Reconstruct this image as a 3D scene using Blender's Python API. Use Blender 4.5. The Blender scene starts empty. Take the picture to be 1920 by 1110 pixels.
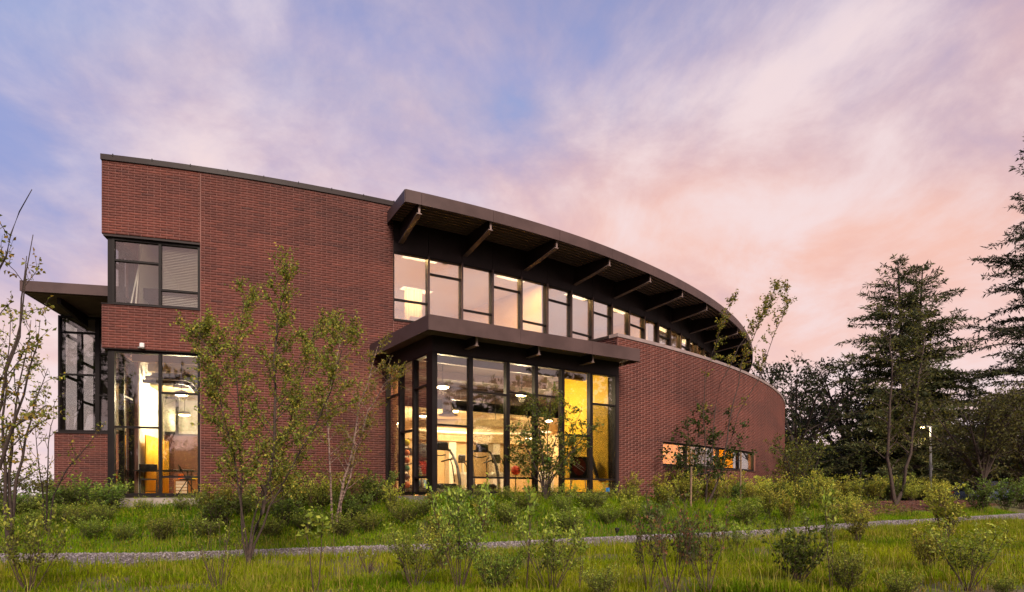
import bpy, math, random
import numpy as np
from mathutils import Vector, Matrix

# ------------------------------------------------------------------ scene, camera, sky, sun, exposure
SC = bpy.context.scene
COL = SC.collection
F, HZ = 1230.0, 927.0                    # focal length and horizon of the 1920 px wide photograph
R = math.radians

cam_d = bpy.data.cameras.new('camera')
cam = bpy.data.objects.new('camera', cam_d)
COL.objects.link(cam)
cam.location = (0, 0, 0)
cam.rotation_euler = (R(90), 0, 0)
cam_d.sensor_width = 36.0
cam_d.lens = 36.0 * F / 1920.0
cam_d.shift_y = (HZ - 555.0) / 1920.0
cam_d.clip_start = 0.1
cam_d.clip_end = 3000
SC.camera = cam

SUN_DIR = Vector((0.26, -0.80, 0.62)).normalized()     # towards the sun: behind the camera's right shoulder
SUN_EL = math.asin(SUN_DIR.z)
SUN_AZ = math.atan2(SUN_DIR.x, SUN_DIR.y)

SC.view_settings.view_transform = 'Standard'
SC.view_settings.look = 'None'
SC.view_settings.gamma = 1.0
SC.view_settings.use_curve_mapping = False
SC.view_settings.exposure = 0.66
SC.cycles.use_denoising = True
SC.cycles.max_bounces = 7
SC.cycles.diffuse_bounces = 3
SC.cycles.glossy_bounces = 3
SC.cycles.transmission_bounces = 4
SC.cycles.transparent_max_bounces = 24
SC.cycles.caustics_reflective = False
SC.cycles.caustics_refractive = False
SC.cycles.sample_clamp_indirect = 4.0
SC.cycles.sample_clamp_direct = 0.0
SC.cycles.blur_glossy = 0.3


class NT:
    """small helper round a node tree"""
    def __init__(self, tree):
        self.t = tree
        self.n = tree.nodes
        self.l = tree.links

    def new(self, kind, **kw):
        nd = self.n.new(kind)
        for k, v in kw.items():
            if k.startswith('i_'):
                nd.inputs[k[2:].replace('_', ' ')].default_value = v
            else:
                setattr(nd, k, v)
        return nd

    def link(self, a, b):
        self.l.new(a, b)

    def math(self, op, a, b=None, c=None, clamp=False):
        nd = self.n.new('ShaderNodeMath')
        nd.operation = op
        nd.use_clamp = clamp
        for i, v in enumerate((a, b, c)):
            if v is None:
                continue
            if isinstance(v, (int, float)):
                nd.inputs[i].default_value = v
            else:
                self.link(v, nd.inputs[i])
        return nd.outputs[0]

    def smooth(self, v, a, b):
        nd = self.n.new('ShaderNodeMapRange')
        nd.interpolation_type = 'SMOOTHSTEP'
        self.link(v, nd.inputs['Value'])
        nd.inputs['From Min'].default_value = a
        nd.inputs['From Max'].default_value = b
        return nd.outputs['Result']

    def mix(self, fac, a, b, blend='MIX'):
        nd = self.n.new('ShaderNodeMix')
        nd.data_type = 'RGBA'
        nd.blend_type = blend
        for s, v in ((nd.inputs[0], fac), (nd.inputs[6], a), (nd.inputs[7], b)):
            if isinstance(v, (int, float)):
                s.default_value = v
            elif isinstance(v, tuple):
                s.default_value = (v[0], v[1], v[2], 1)
            else:
                self.link(v, s)
        return nd.outputs[2]

    def noise(self, vec, scale, detail=4, rough=.55, dist=0.0):
        nd = self.new('ShaderNodeTexNoise')
        nd.inputs['Scale'].default_value = scale
        nd.inputs['Detail'].default_value = detail
        nd.inputs['Roughness'].default_value = rough
        nd.inputs['Distortion'].default_value = dist
        if vec is not None:
            self.link(vec, nd.inputs['Vector'])
        return nd.outputs['Fac']


def build_world():
    w = bpy.data.worlds.new('World')
    SC.world = w
    w.use_nodes = True
    g = NT(w.node_tree)
    g.n.clear()
    out = g.new('ShaderNodeOutputWorld')
    bg = g.new('ShaderNodeBackground')
    bg.inputs['Strength'].default_value = 0.12
    sky = g.new('ShaderNodeTexSky')
    sky.sky_type = 'NISHITA'
    sky.sun_disc = False
    sky.sun_elevation = SUN_EL
    sky.sun_rotation = SUN_AZ
    sky.air_density = 1.2
    sky.dust_density = 0.6
    sky.ozone_density = 3.0
    tc = g.new('ShaderNodeTexCoord')
    d = tc.outputs['Generated']
    sep = g.new('ShaderNodeSeparateXYZ')
    g.link(d, sep.inputs[0])
    x, y, z = sep.outputs
    # a cloud deck seen in perspective: direction projected on a flat layer
    den = g.math('ADD', g.math('MAXIMUM', z, 0.0), 0.22)
    u = g.math('DIVIDE', x, den)
    v = g.math('DIVIDE', y, den)
    cm = g.new('ShaderNodeCombineXYZ')
    g.link(u, cm.inputs[0]); g.link(v, cm.inputs[1])
    mp = g.new('ShaderNodeMapping')
    mp.inputs['Rotation'].default_value = (0, 0, R(-32))
    mp.inputs['Scale'].default_value = (1.0, 0.8, 1.0)
    mp.inputs['Location'].default_value = (3.1, 1.7, 0)
    g.link(cm.outputs[0], mp.inputs[0])
    p = mp.outputs[0]
    n_big = g.noise(p, 0.55, 3, .5, .25)
    n_mid = g.noise(p, 1.15, 7, .58, .35)
    n_fin = g.noise(p, 3.0, 8, .60, .35)
    # cover grows from the west (x<0) to the east, as a bank of evening cloud
    cov = g.math('ADD', g.math('MULTIPLY', n_mid, 1.05), g.math('MULTIPLY', n_fin, 0.50))
    cov = g.math('ADD', cov, g.math('MULTIPLY_ADD', n_big, 0.35, -.33))
    cov = g.math('ADD', cov, g.math('MULTIPLY', x, 0.26))
    low = g.math('SUBTRACT', 1.0, g.smooth(z, 0.0, 0.50))
    cov = g.math('ADD', cov, g.math('MULTIPLY', low, 0.34))
    mask = g.smooth(cov, 0.36, 0.86)
    # cloud colour: lavender undersides, rose lit parts, pale thin parts
    lit = g.smooth(g.math('ADD', g.math('MULTIPLY', n_fin, .75), g.math('MULTIPLY', n_mid, .50)), .50, .78)
    warm = g.smooth(g.math('ADD', g.math('MULTIPLY', n_big, .9), g.math('MULTIPLY', low, .40)), .30, .66)
    lav = (2.8, 2.25, 2.85)
    rose = (4.9, 2.85, 2.35)
    pale = (4.9, 4.1, 4.2)
    # cloud towards the sunset (low in the east of this plan) glows warmer
    dt = g.new('ShaderNodeVectorMath', operation='DOT_PRODUCT')
    g.link(d, dt.inputs[0])
    dt.inputs[1].default_value = Vector((.82, -.45, .12)).normalized()
    glow = g.smooth(dt.outputs['Value'], .1, 1.0)
    warm = g.math('ADD', warm, g.math('MULTIPLY', glow, .9), clamp=True)
    c1 = g.mix(warm, lav, rose)
    c2 = g.mix(g.math('MULTIPLY', lit, .80), c1, pale)
    # clear-sky tint: evening blue
    blue = g.mix(1.0, sky.outputs[0], (0.95, 0.92, 1.10), 'MULTIPLY')
    blue = g.mix(1.0, blue, (1.3, 1.85, 3.7), 'DARKEN')      # thin high cloud veils the glare round the low sun
    col = g.mix(g.math('MULTIPLY_ADD', mask, .86, .14), blue, c2)
    # pale band close to the horizon
    hb = g.math('SUBTRACT', 1.0, g.smooth(z, -0.02, 0.36))
    col = g.mix(g.math('MULTIPLY', hb, .60), col, (5.1, 4.4, 4.6))
    g.link(col, bg.inputs['Color'])
    g.link(bg.outputs[0], out.inputs['Surface'])


build_world()

sun_d = bpy.data.lights.new('sun', 'SUN')
sun_d.energy = 3.0
sun_d.angle = R(26)
sun_d.color = (1.0, 0.84, 0.70)
sun = bpy.data.objects.new('sun', sun_d)
COL.objects.link(sun)
sun.rotation_euler = (-SUN_DIR).to_track_quat('-Z', 'Y').to_euler()
sun.location = SUN_DIR * 200

# ------------------------------------------------------------------ object helpers
SWITCH = {}


def link_obj(name, data, parent=None):
    o = bpy.data.objects.new(name, data)
    COL.objects.link(o)
    if parent is not None:
        o.parent = parent
        if parent.type == 'EMPTY':
            o.matrix_parent_inverse = Matrix.Translation(-parent.location)
    return o


def tag(o, label=None, cat=None, group=None, kind=None):
    if label: o['label'] = label
    if cat: o['category'] = cat
    if group: o['group'] = group
    if kind: o['kind'] = kind
    return o


def empty(name, loc, label=None, cat=None, group=None):
    o = bpy.data.objects.new(name, None)
    o.empty_display_size = .2
    COL.objects.link(o)
    o.location = loc
    return tag(o, label, cat, group)


def copy_tree(o, parent=None):
    c = o.copy()
    COL.objects.link(c)
    c.parent = parent
    for ch in list(o.children):
        copy_tree(ch, c)
    return c


class Fr:
    """plan frame: origin, heading; a runs along the heading, b to its left (away from the viewer)"""
    def __init__(self, x, y, deg, z=0.0):
        self.o = Vector((x, y, z))
        t = R(deg)
        self.a = Vector((math.cos(t), math.sin(t), 0))
        self.b = Vector((-math.sin(t), math.cos(t), 0))

    def p(self, a, b, z):
        return self.o + self.a * a + self.b * b + Vector((0, 0, z))

    def inv(self, x, y):
        d = Vector((x, y, 0)) - Vector((self.o.x, self.o.y, 0))
        return d.dot(self.a), d.dot(self.b)


WORLD = Fr(0, 0, 0)


class MB:
    def __init__(self):
        self.v = []
        self.f = []

    def add(self, vs, fs):
        n = len(self.v)
        self.v.extend([tuple(p) for p in vs])
        self.f.extend([tuple(i + n for i in q) for q in fs])
        return self

    def hexa(self, p):
        """8 corners: bottom loop 0-3, top loop 4-7"""
        return self.add(p, [(3, 2, 1, 0), (4, 5, 6, 7), (0, 1, 5, 4), (1, 2, 6, 5), (2, 3, 7, 6), (3, 0, 4, 7)])

    def box(self, fr, a0, a1, b0, b1, z0, z1):
        return self.hexa([fr.p(a0, b0, z0), fr.p(a1, b0, z0), fr.p(a1, b1, z0), fr.p(a0, b1, z0),
                          fr.p(a0, b0, z1), fr.p(a1, b0, z1), fr.p(a1, b1, z1), fr.p(a0, b1, z1)])

    def rbox(self, fr, a0, a1, b0, b1, z0, z1, r):
        """box with chamfered vertical edges and chamfered top"""
        pts = [(a0 + r, b0), (a1 - r, b0), (a1, b0 + r), (a1, b1 - r), (a1 - r, b1), (a0 + r, b1), (a0, b1 - r), (a0, b0 + r)]
        ca, cb = (a0 + a1) / 2, (b0 + b1) / 2
        sa = 1 - 2 * r / max(a1 - a0, 1e-6)
        sb = 1 - 2 * r / max(b1 - b0, 1e-6)
        lo = [fr.p(a, b, z0) for a, b in pts]
        mi = [fr.p(a, b, z1 - r) for a, b in pts]
        hi = [fr.p(ca + (a - ca) * sa, cb + (b - cb) * sb, z1) for a, b in pts]
        fs = [tuple(range(7, -1, -1)), tuple(range(16, 24))]
        for k in range(8):
            j = (k + 1) % 8
            fs.append((k, j, 8 + j, 8 + k))
            fs.append((8 + k, 8 + j, 16 + j, 16 + k))
        return self.add(lo + mi + hi, fs)

    def tube(self, pts, rad, n=8, cap=True):
        pts = [Vector(p) for p in pts]
        if isinstance(rad, (int, float)):
            rad = [rad] * len(pts)
        base = len(self.v)
        up = Vector((0, 0, 1))
        for i, p in enumerate(pts):
            t = (pts[min(i + 1, len(pts) - 1)] - pts[max(i - 1, 0)])
            t = t.normalized() if t.length > 1e-9 else up
            s = t.cross(up)
            if s.length < 1e-3:
                s = t.cross(Vector((1, 0, 0)))
            s.normalize()
            q = s.cross(t)
            for k in range(n):
                an = 2 * math.pi * k / n
                self.v.append(tuple(p + (s * math.cos(an) + q * math.sin(an)) * rad[i]))
        for i in range(len(pts) - 1):
            for k in range(n):
                j = (k + 1) % n
                self.f.append((base + i * n + k, base + i * n + j, base + (i + 1) * n + j, base + (i + 1) * n + k))
        if cap:
            self.f.append(tuple(base + k for k in range(n - 1, -1, -1)))
            e = base + (len(pts) - 1) * n
            self.f.append(tuple(e + k for k in range(n)))
        return self

    def lathe(self, c, prof, n=20):
        """prof: list of (radius, z) round the vertical axis at c"""
        c = Vector(c)
        base = len(self.v)
        for r, z in prof:
            for k in range(n):
                an = 2 * math.pi * k / n
                self.v.append((c.x + r * math.cos(an), c.y + r * math.sin(an), c.z + z))
        for i in range(len(prof) - 1):
            for k in range(n):
                j = (k + 1) % n
                self.f.append((base + i * n + k, base + i * n + j, base + (i + 1) * n + j, base + (i + 1) * n + k))
        self.f.append(tuple(base + k for k in range(n - 1, -1, -1)))
        e = base + (len(prof) - 1) * n
        self.f.append(tuple(e + k for k in range(n)))
        return self

    def ball(self, c, r, n=20, m=12, sz=1.0):
        prof = []
        for i in range(m + 1):
            t = -math.pi / 2 + math.pi * i / m
            prof.append((max(r * math.cos(t), 1e-4), r * math.sin(t) * sz))
        return self.lathe(c, prof, n)

    def prism(self, fr, poly, b0, b1):
        """polygon in the (a, z) plane of a frame, extruded along b"""
        n = len(poly)
        vs = [fr.p(a, b0, z) for a, z in poly] + [fr.p(a, b1, z) for a, z in poly]
        fs = [tuple(range(n)), tuple(range(2 * n - 1, n - 1, -1))]
        for k in range(n):
            j = (k + 1) % n
            fs.append((k, n + k, n + j, j))
        return self.add(vs, fs)

    def arc(self, s0, s1, o0, o1, z0, z1, step=.6):
        """solid that follows the building's curve between two offsets and two heights (o0 inner, o1 outer)"""
        n = max(1, int(math.ceil((s1 - s0) / step)))
        base = len(self.v)
        for i in range(n + 1):
            s = s0 + (s1 - s0) * i / n
            oa = o0(s) if callable(o0) else o0
            ob = o1(s) if callable(o1) else o1
            xi, yi = cpt(s, oa)
            xo, yo = cpt(s, ob)
            self.v += [(xo, yo, z0), (xi, yi, z0), (xi, yi, z1), (xo, yo, z1)]
        for i in range(n):
            a = base + 4 * i
            b = a + 4
            for k in range(4):
                j = (k + 1) % 4
                self.f.append((a + k, b + k, b + j, a + j)[::-1])
        self.f.append((base, base + 1, base + 2, base + 3))
        e = base + 4 * n
        self.f.append((e + 3, e + 2, e + 1, e))
        return self

    def mesh(self, name, mat, smooth=False):
        me = bpy.data.meshes.new(name)
        me.from_pydata(self.v, [], self.f)
        if mat is not None:
            me.materials.append(mat)
        if smooth:
            me.polygons.foreach_set('use_smooth', [True] * len(me.polygons))
        me.update()
        return me

    def build(self, name, mat, parent=None, smooth=False):
        return link_obj(name, self.mesh(name, mat, smooth), parent)


def np_mesh(name, verts, loops, sizes, mat, col=None, smooth=False):
    """mesh straight from arrays; col: per-vertex rgb kept as colour attribute 'Col'"""
    me = bpy.data.meshes.new(name)
    verts = np.asarray(verts, np.float32)
    loops = np.asarray(loops, np.int32).ravel()
    sizes = np.asarray(sizes, np.int32)
    me.vertices.add(len(verts))
    me.vertices.foreach_set('co', verts.ravel())
    me.loops.add(len(loops))
    me.loops.foreach_set('vertex_index', loops)
    me.polygons.add(len(sizes))
    st = np.concatenate([[0], np.cumsum(sizes)[:-1]]).astype(np.int32)
    me.polygons.foreach_set('loop_start', st)
    if smooth:
        me.polygons.foreach_set('use_smooth', np.ones(len(sizes), bool))
    if col is not None:
        at = me.color_attributes.new('Col', 'FLOAT_COLOR', 'POINT')
        c4 = np.ones((len(verts), 4), np.float32)
        c4[:, :3] = col
        at.data.foreach_set('color', c4.ravel())
    if mat is not None:
        me.materials.append(mat)
    me.update(calc_edges=True)
    me.validate()
    return me


def ordinal(n):
    w = ['first', 'second', 'third', 'fourth', 'fifth', 'sixth', 'seventh', 'eighth', 'ninth', 'tenth', 'eleventh', 'twelfth',
         'thirteenth', 'fourteenth', 'fifteenth', 'sixteenth', 'seventeenth', 'eighteenth', 'nineteenth', 'twentieth']
    if n < 20: return w[n]
    t = {2: 'twenty', 3: 'thirty', 4: 'forty', 5: 'fifty'}[(n + 1) // 10]
    return t + '-' + w[(n + 1) % 10 - 1] if (n + 1) % 10 else t[:-1] + 'ieth'


def P(px, py, z):
    """point at real depth z behind a photograph position"""
    return Vector(((px - 960) * z / F, z, (HZ - py) * z / F))


# ------------------------------------------------------------------ the building's plan curve
KN = np.array([0, 4, 9, 15, 22, 30, 40, 50.])
TH = np.radians([13.982, 22.214, 29.916, 42.816, 52.973, 64.969, 77.082, 81.697])
_S = np.arange(0, 50.001, .02)
_T = np.interp(_S, KN, TH)
_X = -10.659 + np.concatenate([[0], np.cumsum(np.cos(_T[:-1]) * .02)])
_Y = 17.058 + np.concatenate([[0], np.cumsum(np.sin(_T[:-1]) * .02)])


def cth(s):
    return float(np.interp(s, _S, _T))


def cpt(s, off=0.0):
    t = cth(s)
    if s < 0:
        return (_X[0] + math.cos(t) * s + math.sin(t) * off, _Y[0] + math.sin(t) * s - math.cos(t) * off)
    return (float(np.interp(s, _S, _X)) + math.sin(t) * off, float(np.interp(s, _S, _Y)) - math.cos(t) * off)


def s_at(px, off=0.0):
    o = np.array([off(s) for s in _S]) if callable(off) else off
    X = _X + np.sin(_T) * o
    Y = _Y - np.cos(_T) * o
    q = 960 + F * X / Y
    i = np.where((q[:-1] < px) & (q[1:] >= px))[0]
    i = i[0]
    return float(_S[i] + .02 * (px - q[i]) / (q[i + 1] - q[i]))


def fr_at(s, off=0.0):
    x, y = cpt(s, off)
    return Fr(x, y, math.degrees(cth(s)))


def LOFF(s):                 # offset of the lower brick wall outside the upper facade
    return 2.80 + .032 * max(0.0, s - 13.7)
# ------------------------------------------------------------------ materials
MATS = {}


def principled(name, col, rough=.6, metal=0.0, var=0.0, scale=6.0, bump=0.0, bscale=60.0, spec=.5, emit=None, estr=0.0):
    m = bpy.data.materials.new(name)
    m.use_nodes = True
    g = NT(m.node_tree)
    b = g.n['Principled BSDF']
    b.inputs['Base Color'].default_value = (*col, 1)
    b.inputs['Roughness'].default_value = rough
    b.inputs['Metallic'].default_value = metal
    b.inputs['Specular IOR Level'].default_value = spec
    tc = g.new('ShaderNodeTexCoord')
    if var:
        n = g.noise(tc.outputs['Object'], scale, 5, .6)
        f = g.smooth(n, .3, .7)
        c = g.mix(f, tuple(max(0, k * (1 - var)) for k in col), tuple(min(1, k * (1 + var)) for k in col))
        g.link(c, b.inputs['Base Color'])
        rr = g.math('ADD', g.math('MULTIPLY', n, .3), rough - .15)
        g.link(rr, b.inputs['Roughness'])
    if bump:
        bp = g.new('ShaderNodeBump')
        bp.inputs['Strength'].default_value = bump
        bp.inputs['Distance'].default_value = .01
        g.link(g.noise(tc.outputs['Object'], bscale, 4), bp.inputs['Height'])
        g.link(bp.outputs[0], b.inputs['Normal'])
    if emit:
        b.inputs['Emission Color'].default_value = (*emit, 1)
        b.inputs['Emission Strength'].default_value = estr
    MATS[name] = m
    return m


M = MATS
principled('dark_metal', (.026, .017, .017), .5, 0, .25, 1.3, spec=.2)
principled('bronze_metal', (.075, .047, .045), .5, 0, .22, .9, .12, 3, spec=.25)
principled('frame_metal', (.011, .008, .008), .5, 0, .15, 2, spec=.18)
principled('soffit_metal', (.20, .145, .14), .6, 0, .2, 1.5, spec=.3)
principled('flange_metal', (.26, .19, .17), .5, .2, .15, 3)
principled('light_coping', (.34, .27, .26), .5, .3, .15, 2)
principled('concrete', (.36, .31, .28), .85, 0, .18, 2.2, .25, 40)
principled('white_paint', (.80, .76, .68), .7, 0, .04, 1)
principled('cream_paint', (.66, .49, .27), .7, 0, .05, 1)
principled('yellow_paint', (.85, .52, .02), .65, 0, .04, 1)
principled('brown_ceiling', (.055, .036, .026), .8, 0, .2, 2)
principled('tan_ceiling', (.60, .45, .26), .8, 0, .08, 2)
principled('wood_floor', (.42, .24, .11), .4, 0, .2, 4)
principled('carpet', (.22, .18, .15), .95, 0, .2, 14)
principled('curtain', (.80, .43, .025), .85, 0, .10, 3)
principled('sheer', (.78, .66, .46), .9, 0, .06, 3)
principled('black_plastic', (.022, .020, .020), .42, 0, .2, 8)
principled('grey_plastic', (.16, .15, .14), .40, .2, .12, 6)
principled('silver', (.30, .285, .26), .32, .6, .1, 6)
principled('white_steel', (.72, .68, .58), .4, .1, .06, 6)
principled('steel_pole', (.30, .30, .31), .4, .7, .1, 3)
principled('white_plastic', (.70, .70, .70), .4)
principled('cabinet_wood', (.38, .18, .06), .55, 0, .2, 8)
principled('paper', (.78, .74, .66), .8)
principled('stake_wood', (.20, .13, .08), .85, 0, .3, 12, .4, 60)
principled('tie_rubber', (.015, .015, .015), .7)
principled('asphalt', (.055, .053, .055), .9, 0, .3, 5, .3, 80)
principled('mulch', (.085, .032, .018), .95, 0, .5, 26, .8, 60)
principled('mulch_chip', (.13, .045, .024), .9, 0, .5, 9)
principled('car_paint', (.10, .13, .20), .25, .6, .08, 3)
principled('car_glass', (.02, .025, .03), .08)
principled('tyre', (.018, .018, .018), .8)
principled('lamp_glass', (1, .9, .7), .3, emit=(1.0, .68, .33), estr=30)
principled('troffer_glow', (1, .95, .85), .3, emit=(1.0, .80, .52), estr=1.5)
principled('cove_glow', (1, .9, .7), .3, emit=(1.0, .74, .42), estr=1.3)
principled('street_glow', (1, .9, .7), .3, emit=(1.0, .62, .22), estr=12)
principled('tail_red', (.4, .02, .02), .3)
for nm, c in (('ball_yellow', (.80, .62, .02)), ('ball_orange', (.75, .17, .02)), ('ball_green', (.02, .24, .09)),
              ('ball_brown', (.08, .045, .03)), ('ball_red', (.72, .05, .02)), ('ball_grey', (.20, .25, .30)), ('ball_blue', (.18, .30, .42)),
              ('ball_lime', (.05, .5, .08)), ('dark_red', (.22, .03, .02)), ('blue_cloth', (.02, .16, .40))):
    principled(nm, c, .45, 0, .06, 8)


def brick_material():
    m = bpy.data.materials.new('brick')
    m.use_nodes = True
    g = NT(m.node_tree)
    b = g.n['Principled BSDF']
    at = g.new('ShaderNodeVertexColor', layer_name='Col')
    tc = g.new('ShaderNodeTexCoord')
    n = g.noise(tc.outputs['Object'], 38, 4, .6)
    n2 = g.noise(tc.outputs['Object'], .55, 4, .55)
    mp = g.new('ShaderNodeMapping')
    mp.inputs['Scale'].default_value = (2.6, 2.6, .22)
    g.link(tc.outputs['Object'], mp.inputs[0])
    n3 = g.noise(mp.outputs[0], 1.0, 5, .65)          # faint run-off streaks
    k = g.math('ADD', g.math('MULTIPLY', n, .42), g.math('MULTIPLY', n2, .40))
    k = g.math('ADD', k, g.math('MULTIPLY', n3, .26))
    c = g.mix(1.0, at.outputs['Color'], g.mix(g.smooth(k, .2, .85), (.62, .60, .60), (1.34, 1.32, 1.32)), 'MULTIPLY')
    g.link(c, b.inputs['Base Color'])
    b.inputs['Roughness'].default_value = .78
    bp = g.new('ShaderNodeBump')
    bp.inputs['Strength'].default_value = .35
    bp.inputs['Distance'].default_value = .006
    g.link(g.noise(tc.outputs['Object'], 90, 3), bp.inputs['Height'])
    g.link(bp.outputs[0], b.inputs['Normal'])
    M['brick'] = m
    principled('mortar_deep', (.195, .090, .075), .9, 0, .2, 1.4, .3, 120)
    principled('mortar', (.215, .105, .088), .9, 0, .22, 1.4, .3, 120)


brick_material()


def glass_material(name, base, tint):
    m = bpy.data.materials.new(name)
    m.use_nodes = True
    g = NT(m.node_tree)
    g.n.clear()
    out = g.new('ShaderNodeOutputMaterial')
    tr = g.new('ShaderNodeBsdfTransparent')
    tr.inputs[0].default_value = (*tint, 1)
    gl = g.new('ShaderNodeBsdfGlossy')
    gl.inputs['Roughness'].default_value = 0.0
    gl.inputs['Color'].default_value = (.97, .95, .95, 1)
    lw = g.new('ShaderNodeLayerWeight')
    lw.inputs['Blend'].default_value = .5
    f = g.math('MULTIPLY_ADD', g.math('POWER', lw.outputs['Facing'], 4.0), 1 - base, base, clamp=True)
    # faint waviness of large panes
    tc = g.new('ShaderNodeTexCoord')
    bp = g.new('ShaderNodeBump')
    bp.inputs['Strength'].default_value = .02
    bp.inputs['Distance'].default_value = .02
    g.link(g.noise(tc.outputs['Object'], .9, 2), bp.inputs['Height'])
    g.link(bp.outputs[0], gl.inputs['Normal'])
    mx = g.new('ShaderNodeMixShader')
    g.link(f, mx.inputs[0]); g.link(tr.outputs[0], mx.inputs[1]); g.link(gl.outputs[0], mx.inputs[2])
    g.link(mx.outputs[0], out.inputs[0])
    M[name] = m


glass_material('glass', .11, (.90, .90, .88))
glass_material('glass_upper', .40, (.90, .90, .88))


def leaf_material(name, trans=.45, rough=.5, hue=.04, val=.4, spec=.22):
    m = bpy.data.materials.new(name)
    m.use_nodes = True
    g = NT(m.node_tree)
    g.n.clear()
    out = g.new('ShaderNodeOutputMaterial')
    at = g.new('ShaderNodeVertexColor', layer_name='Col')
    oi = g.new('ShaderNodeObjectInfo')
    hs = g.new('ShaderNodeHueSaturation')
    g.link(at.outputs['Color'], hs.inputs['Color'])
    g.link(g.math('MULTIPLY_ADD', oi.outputs['Random'], hue, .5 - hue / 2), hs.inputs['Hue'])
    g.link(g.math('MULTIPLY_ADD', oi.outputs['Random'], val, 1 - val / 2), hs.inputs['Value'])
    b = g.new('ShaderNodeBsdfPrincipled')
    b.inputs['Roughness'].default_value = rough
    b.inputs['Specular IOR Level'].default_value = spec
    g.link(hs.outputs[0], b.inputs['Base Color'])
    t = g.new('ShaderNodeBsdfTranslucent')
    g.link(g.mix(1.0, hs.outputs[0], (1.15, 1.1, .7), 'MULTIPLY'), t.inputs[0])
    mx = g.new('ShaderNodeMixShader')
    mx.inputs[0].default_value = trans
    g.link(b.outputs[0], mx.inputs[1]); g.link(t.outputs[0], mx.inputs[2])
    g.link(mx.outputs[0], out.inputs[0])
    M[name] = m


def fabric(name, col, trans):
    m = bpy.data.materials.new(name)
    m.use_nodes = True
    g = NT(m.node_tree)
    b = g.n['Principled BSDF']
    b.inputs['Base Color'].default_value = (*col, 1)
    b.inputs['Roughness'].default_value = .9
    t = g.new('ShaderNodeBsdfTranslucent')
    t.inputs[0].default_value = (*col, 1)
    mx = g.new('ShaderNodeMixShader')
    mx.inputs[0].default_value = trans
    g.link(b.outputs[0], mx.inputs[1]); g.link(t.outputs[0], mx.inputs[2])
    g.link(mx.outputs[0], g.n['Material Output'].inputs[0])
    M[name] = m


fabric('blind_fabric', (.85, .56, .07), .7)
leaf_material('leaf')
leaf_material('needle', .15, .6, .03, .3)
leaf_material('grass_blade', .40, .6, 0, 0, .03)
principled('bark_brown', (.055, .036, .028), .9, 0, .4, 14, .6, 40)
principled('bark_dark', (.045, .030, .024), .9, 0, .4, 14, .6, 40)
principled('twig', (.070, .042, .032), .85, 0, .3, 20)


def birch_bark():
    m = bpy.data.materials.new('bark_birch')
    m.use_nodes = True
    g = NT(m.node_tree)
    b = g.n['Principled BSDF']
    tc = g.new('ShaderNodeTexCoord')
    mp = g.new('ShaderNodeMapping')
    mp.inputs['Scale'].default_value = (7, 7, 22)
    g.link(tc.outputs['Object'], mp.inputs[0])
    n = g.noise(mp.outputs[0], 1.0, 5, .65)
    c = g.mix(g.smooth(n, .42, .62), (.30, .20, .16), (.060, .036, .028))
    g.link(c, b.inputs['Base Color'])
    b.inputs['Roughness'].default_value = .8
    M['bark_birch'] = m


birch_bark()


def ground_material():
    m = bpy.data.materials.new('soil')
    m.use_nodes = True
    g = NT(m.node_tree)
    b = g.n['Principled BSDF']
    tc = g.new('ShaderNodeTexCoord')
    n = g.noise(tc.outputs['Object'], .55, 5, .6)
    n2 = g.noise(tc.outputs['Object'], 9, 5, .65)
    c = g.mix(g.smooth(n2, .35, .68), (.060, .068, .016), (.11, .090, .034))
    c = g.mix(g.smooth(n, .55, .72), c, (.11, .075, .042))
    g.link(c, b.inputs['Base Color'])
    b.inputs['Roughness'].default_value = .95
    bp = g.new('ShaderNodeBump')
    bp.inputs['Strength'].default_value = .8
    bp.inputs['Distance'].default_value = .04
    g.link(n2, bp.inputs['Height'])
    g.link(bp.outputs[0], b.inputs['Normal'])
    M['soil'] = m
    m = bpy.data.materials.new('gravel_bed')
    m.use_nodes = True
    g = NT(m.node_tree)
    b = g.n['Principled BSDF']
    tc = g.new('ShaderNodeTexCoord')
    vo = g.new('ShaderNodeTexVoronoi')
    vo.inputs['Scale'].default_value = 24
    g.link(tc.outputs['Object'], vo.inputs['Vector'])
    sp = g.new('ShaderNodeSeparateXYZ')
    g.link(vo.outputs['Color'], sp.inputs[0])
    c = g.mix(sp.outputs[0], (.075, .062, .060), (.20, .17, .175))
    g.link(c, b.inputs['Base Color'])
    b.inputs['Roughness'].default_value = .9
    M['gravel_bed'] = m
    m = bpy.data.materials.new('pebble')
    m.use_nodes = True
    g = NT(m.node_tree)
    b = g.n['Principled BSDF']
    at = g.new('ShaderNodeVertexColor', layer_name='Col')
    g.link(at.outputs['Color'], b.inputs['Base Color'])
    b.inputs['Roughness'].default_value = .8
    M['pebble'] = m


ground_material()
# ------------------------------------------------------------------ the building
rng = np.random.default_rng(7)
B = empty('brick_building', (cpt(0)[0], cpt(0)[1], -.5),
          'curved red brick building with dark metal roof canopies and lit windows', 'building')
BR = []            # every brick: cx, cy, cz, heading, length, height, r, g, b
CH, BL = .0677, .305
ROWB = np.interp(np.arange(200), np.arange(0, 200, 7), rng.normal(0, .16, 29))
LO, HI = np.array((.064, .020, .0160)), np.array((.178, .048, .0310))


def brick_col(row, s, rough=1.0):
    r = .52 + ROWB[row % 200] * .8 + rng.normal(0, .115) * rough
    r += .06 * math.sin(s * .8 + row * .15) * rough
    r += .28 * max(0.0, math.sin(s * .62 + 2.1 * math.sin(row * .11) + .9) * math.sin(row * .23 + .7 * math.sin(s * .35))) - .06
    if rng.random() < .05: r -= .25
    r = min(1.2, max(0.0, r))
    c = LO + (HI - LO) * r
    return c * (1 + rng.normal(0, .05))


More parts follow.
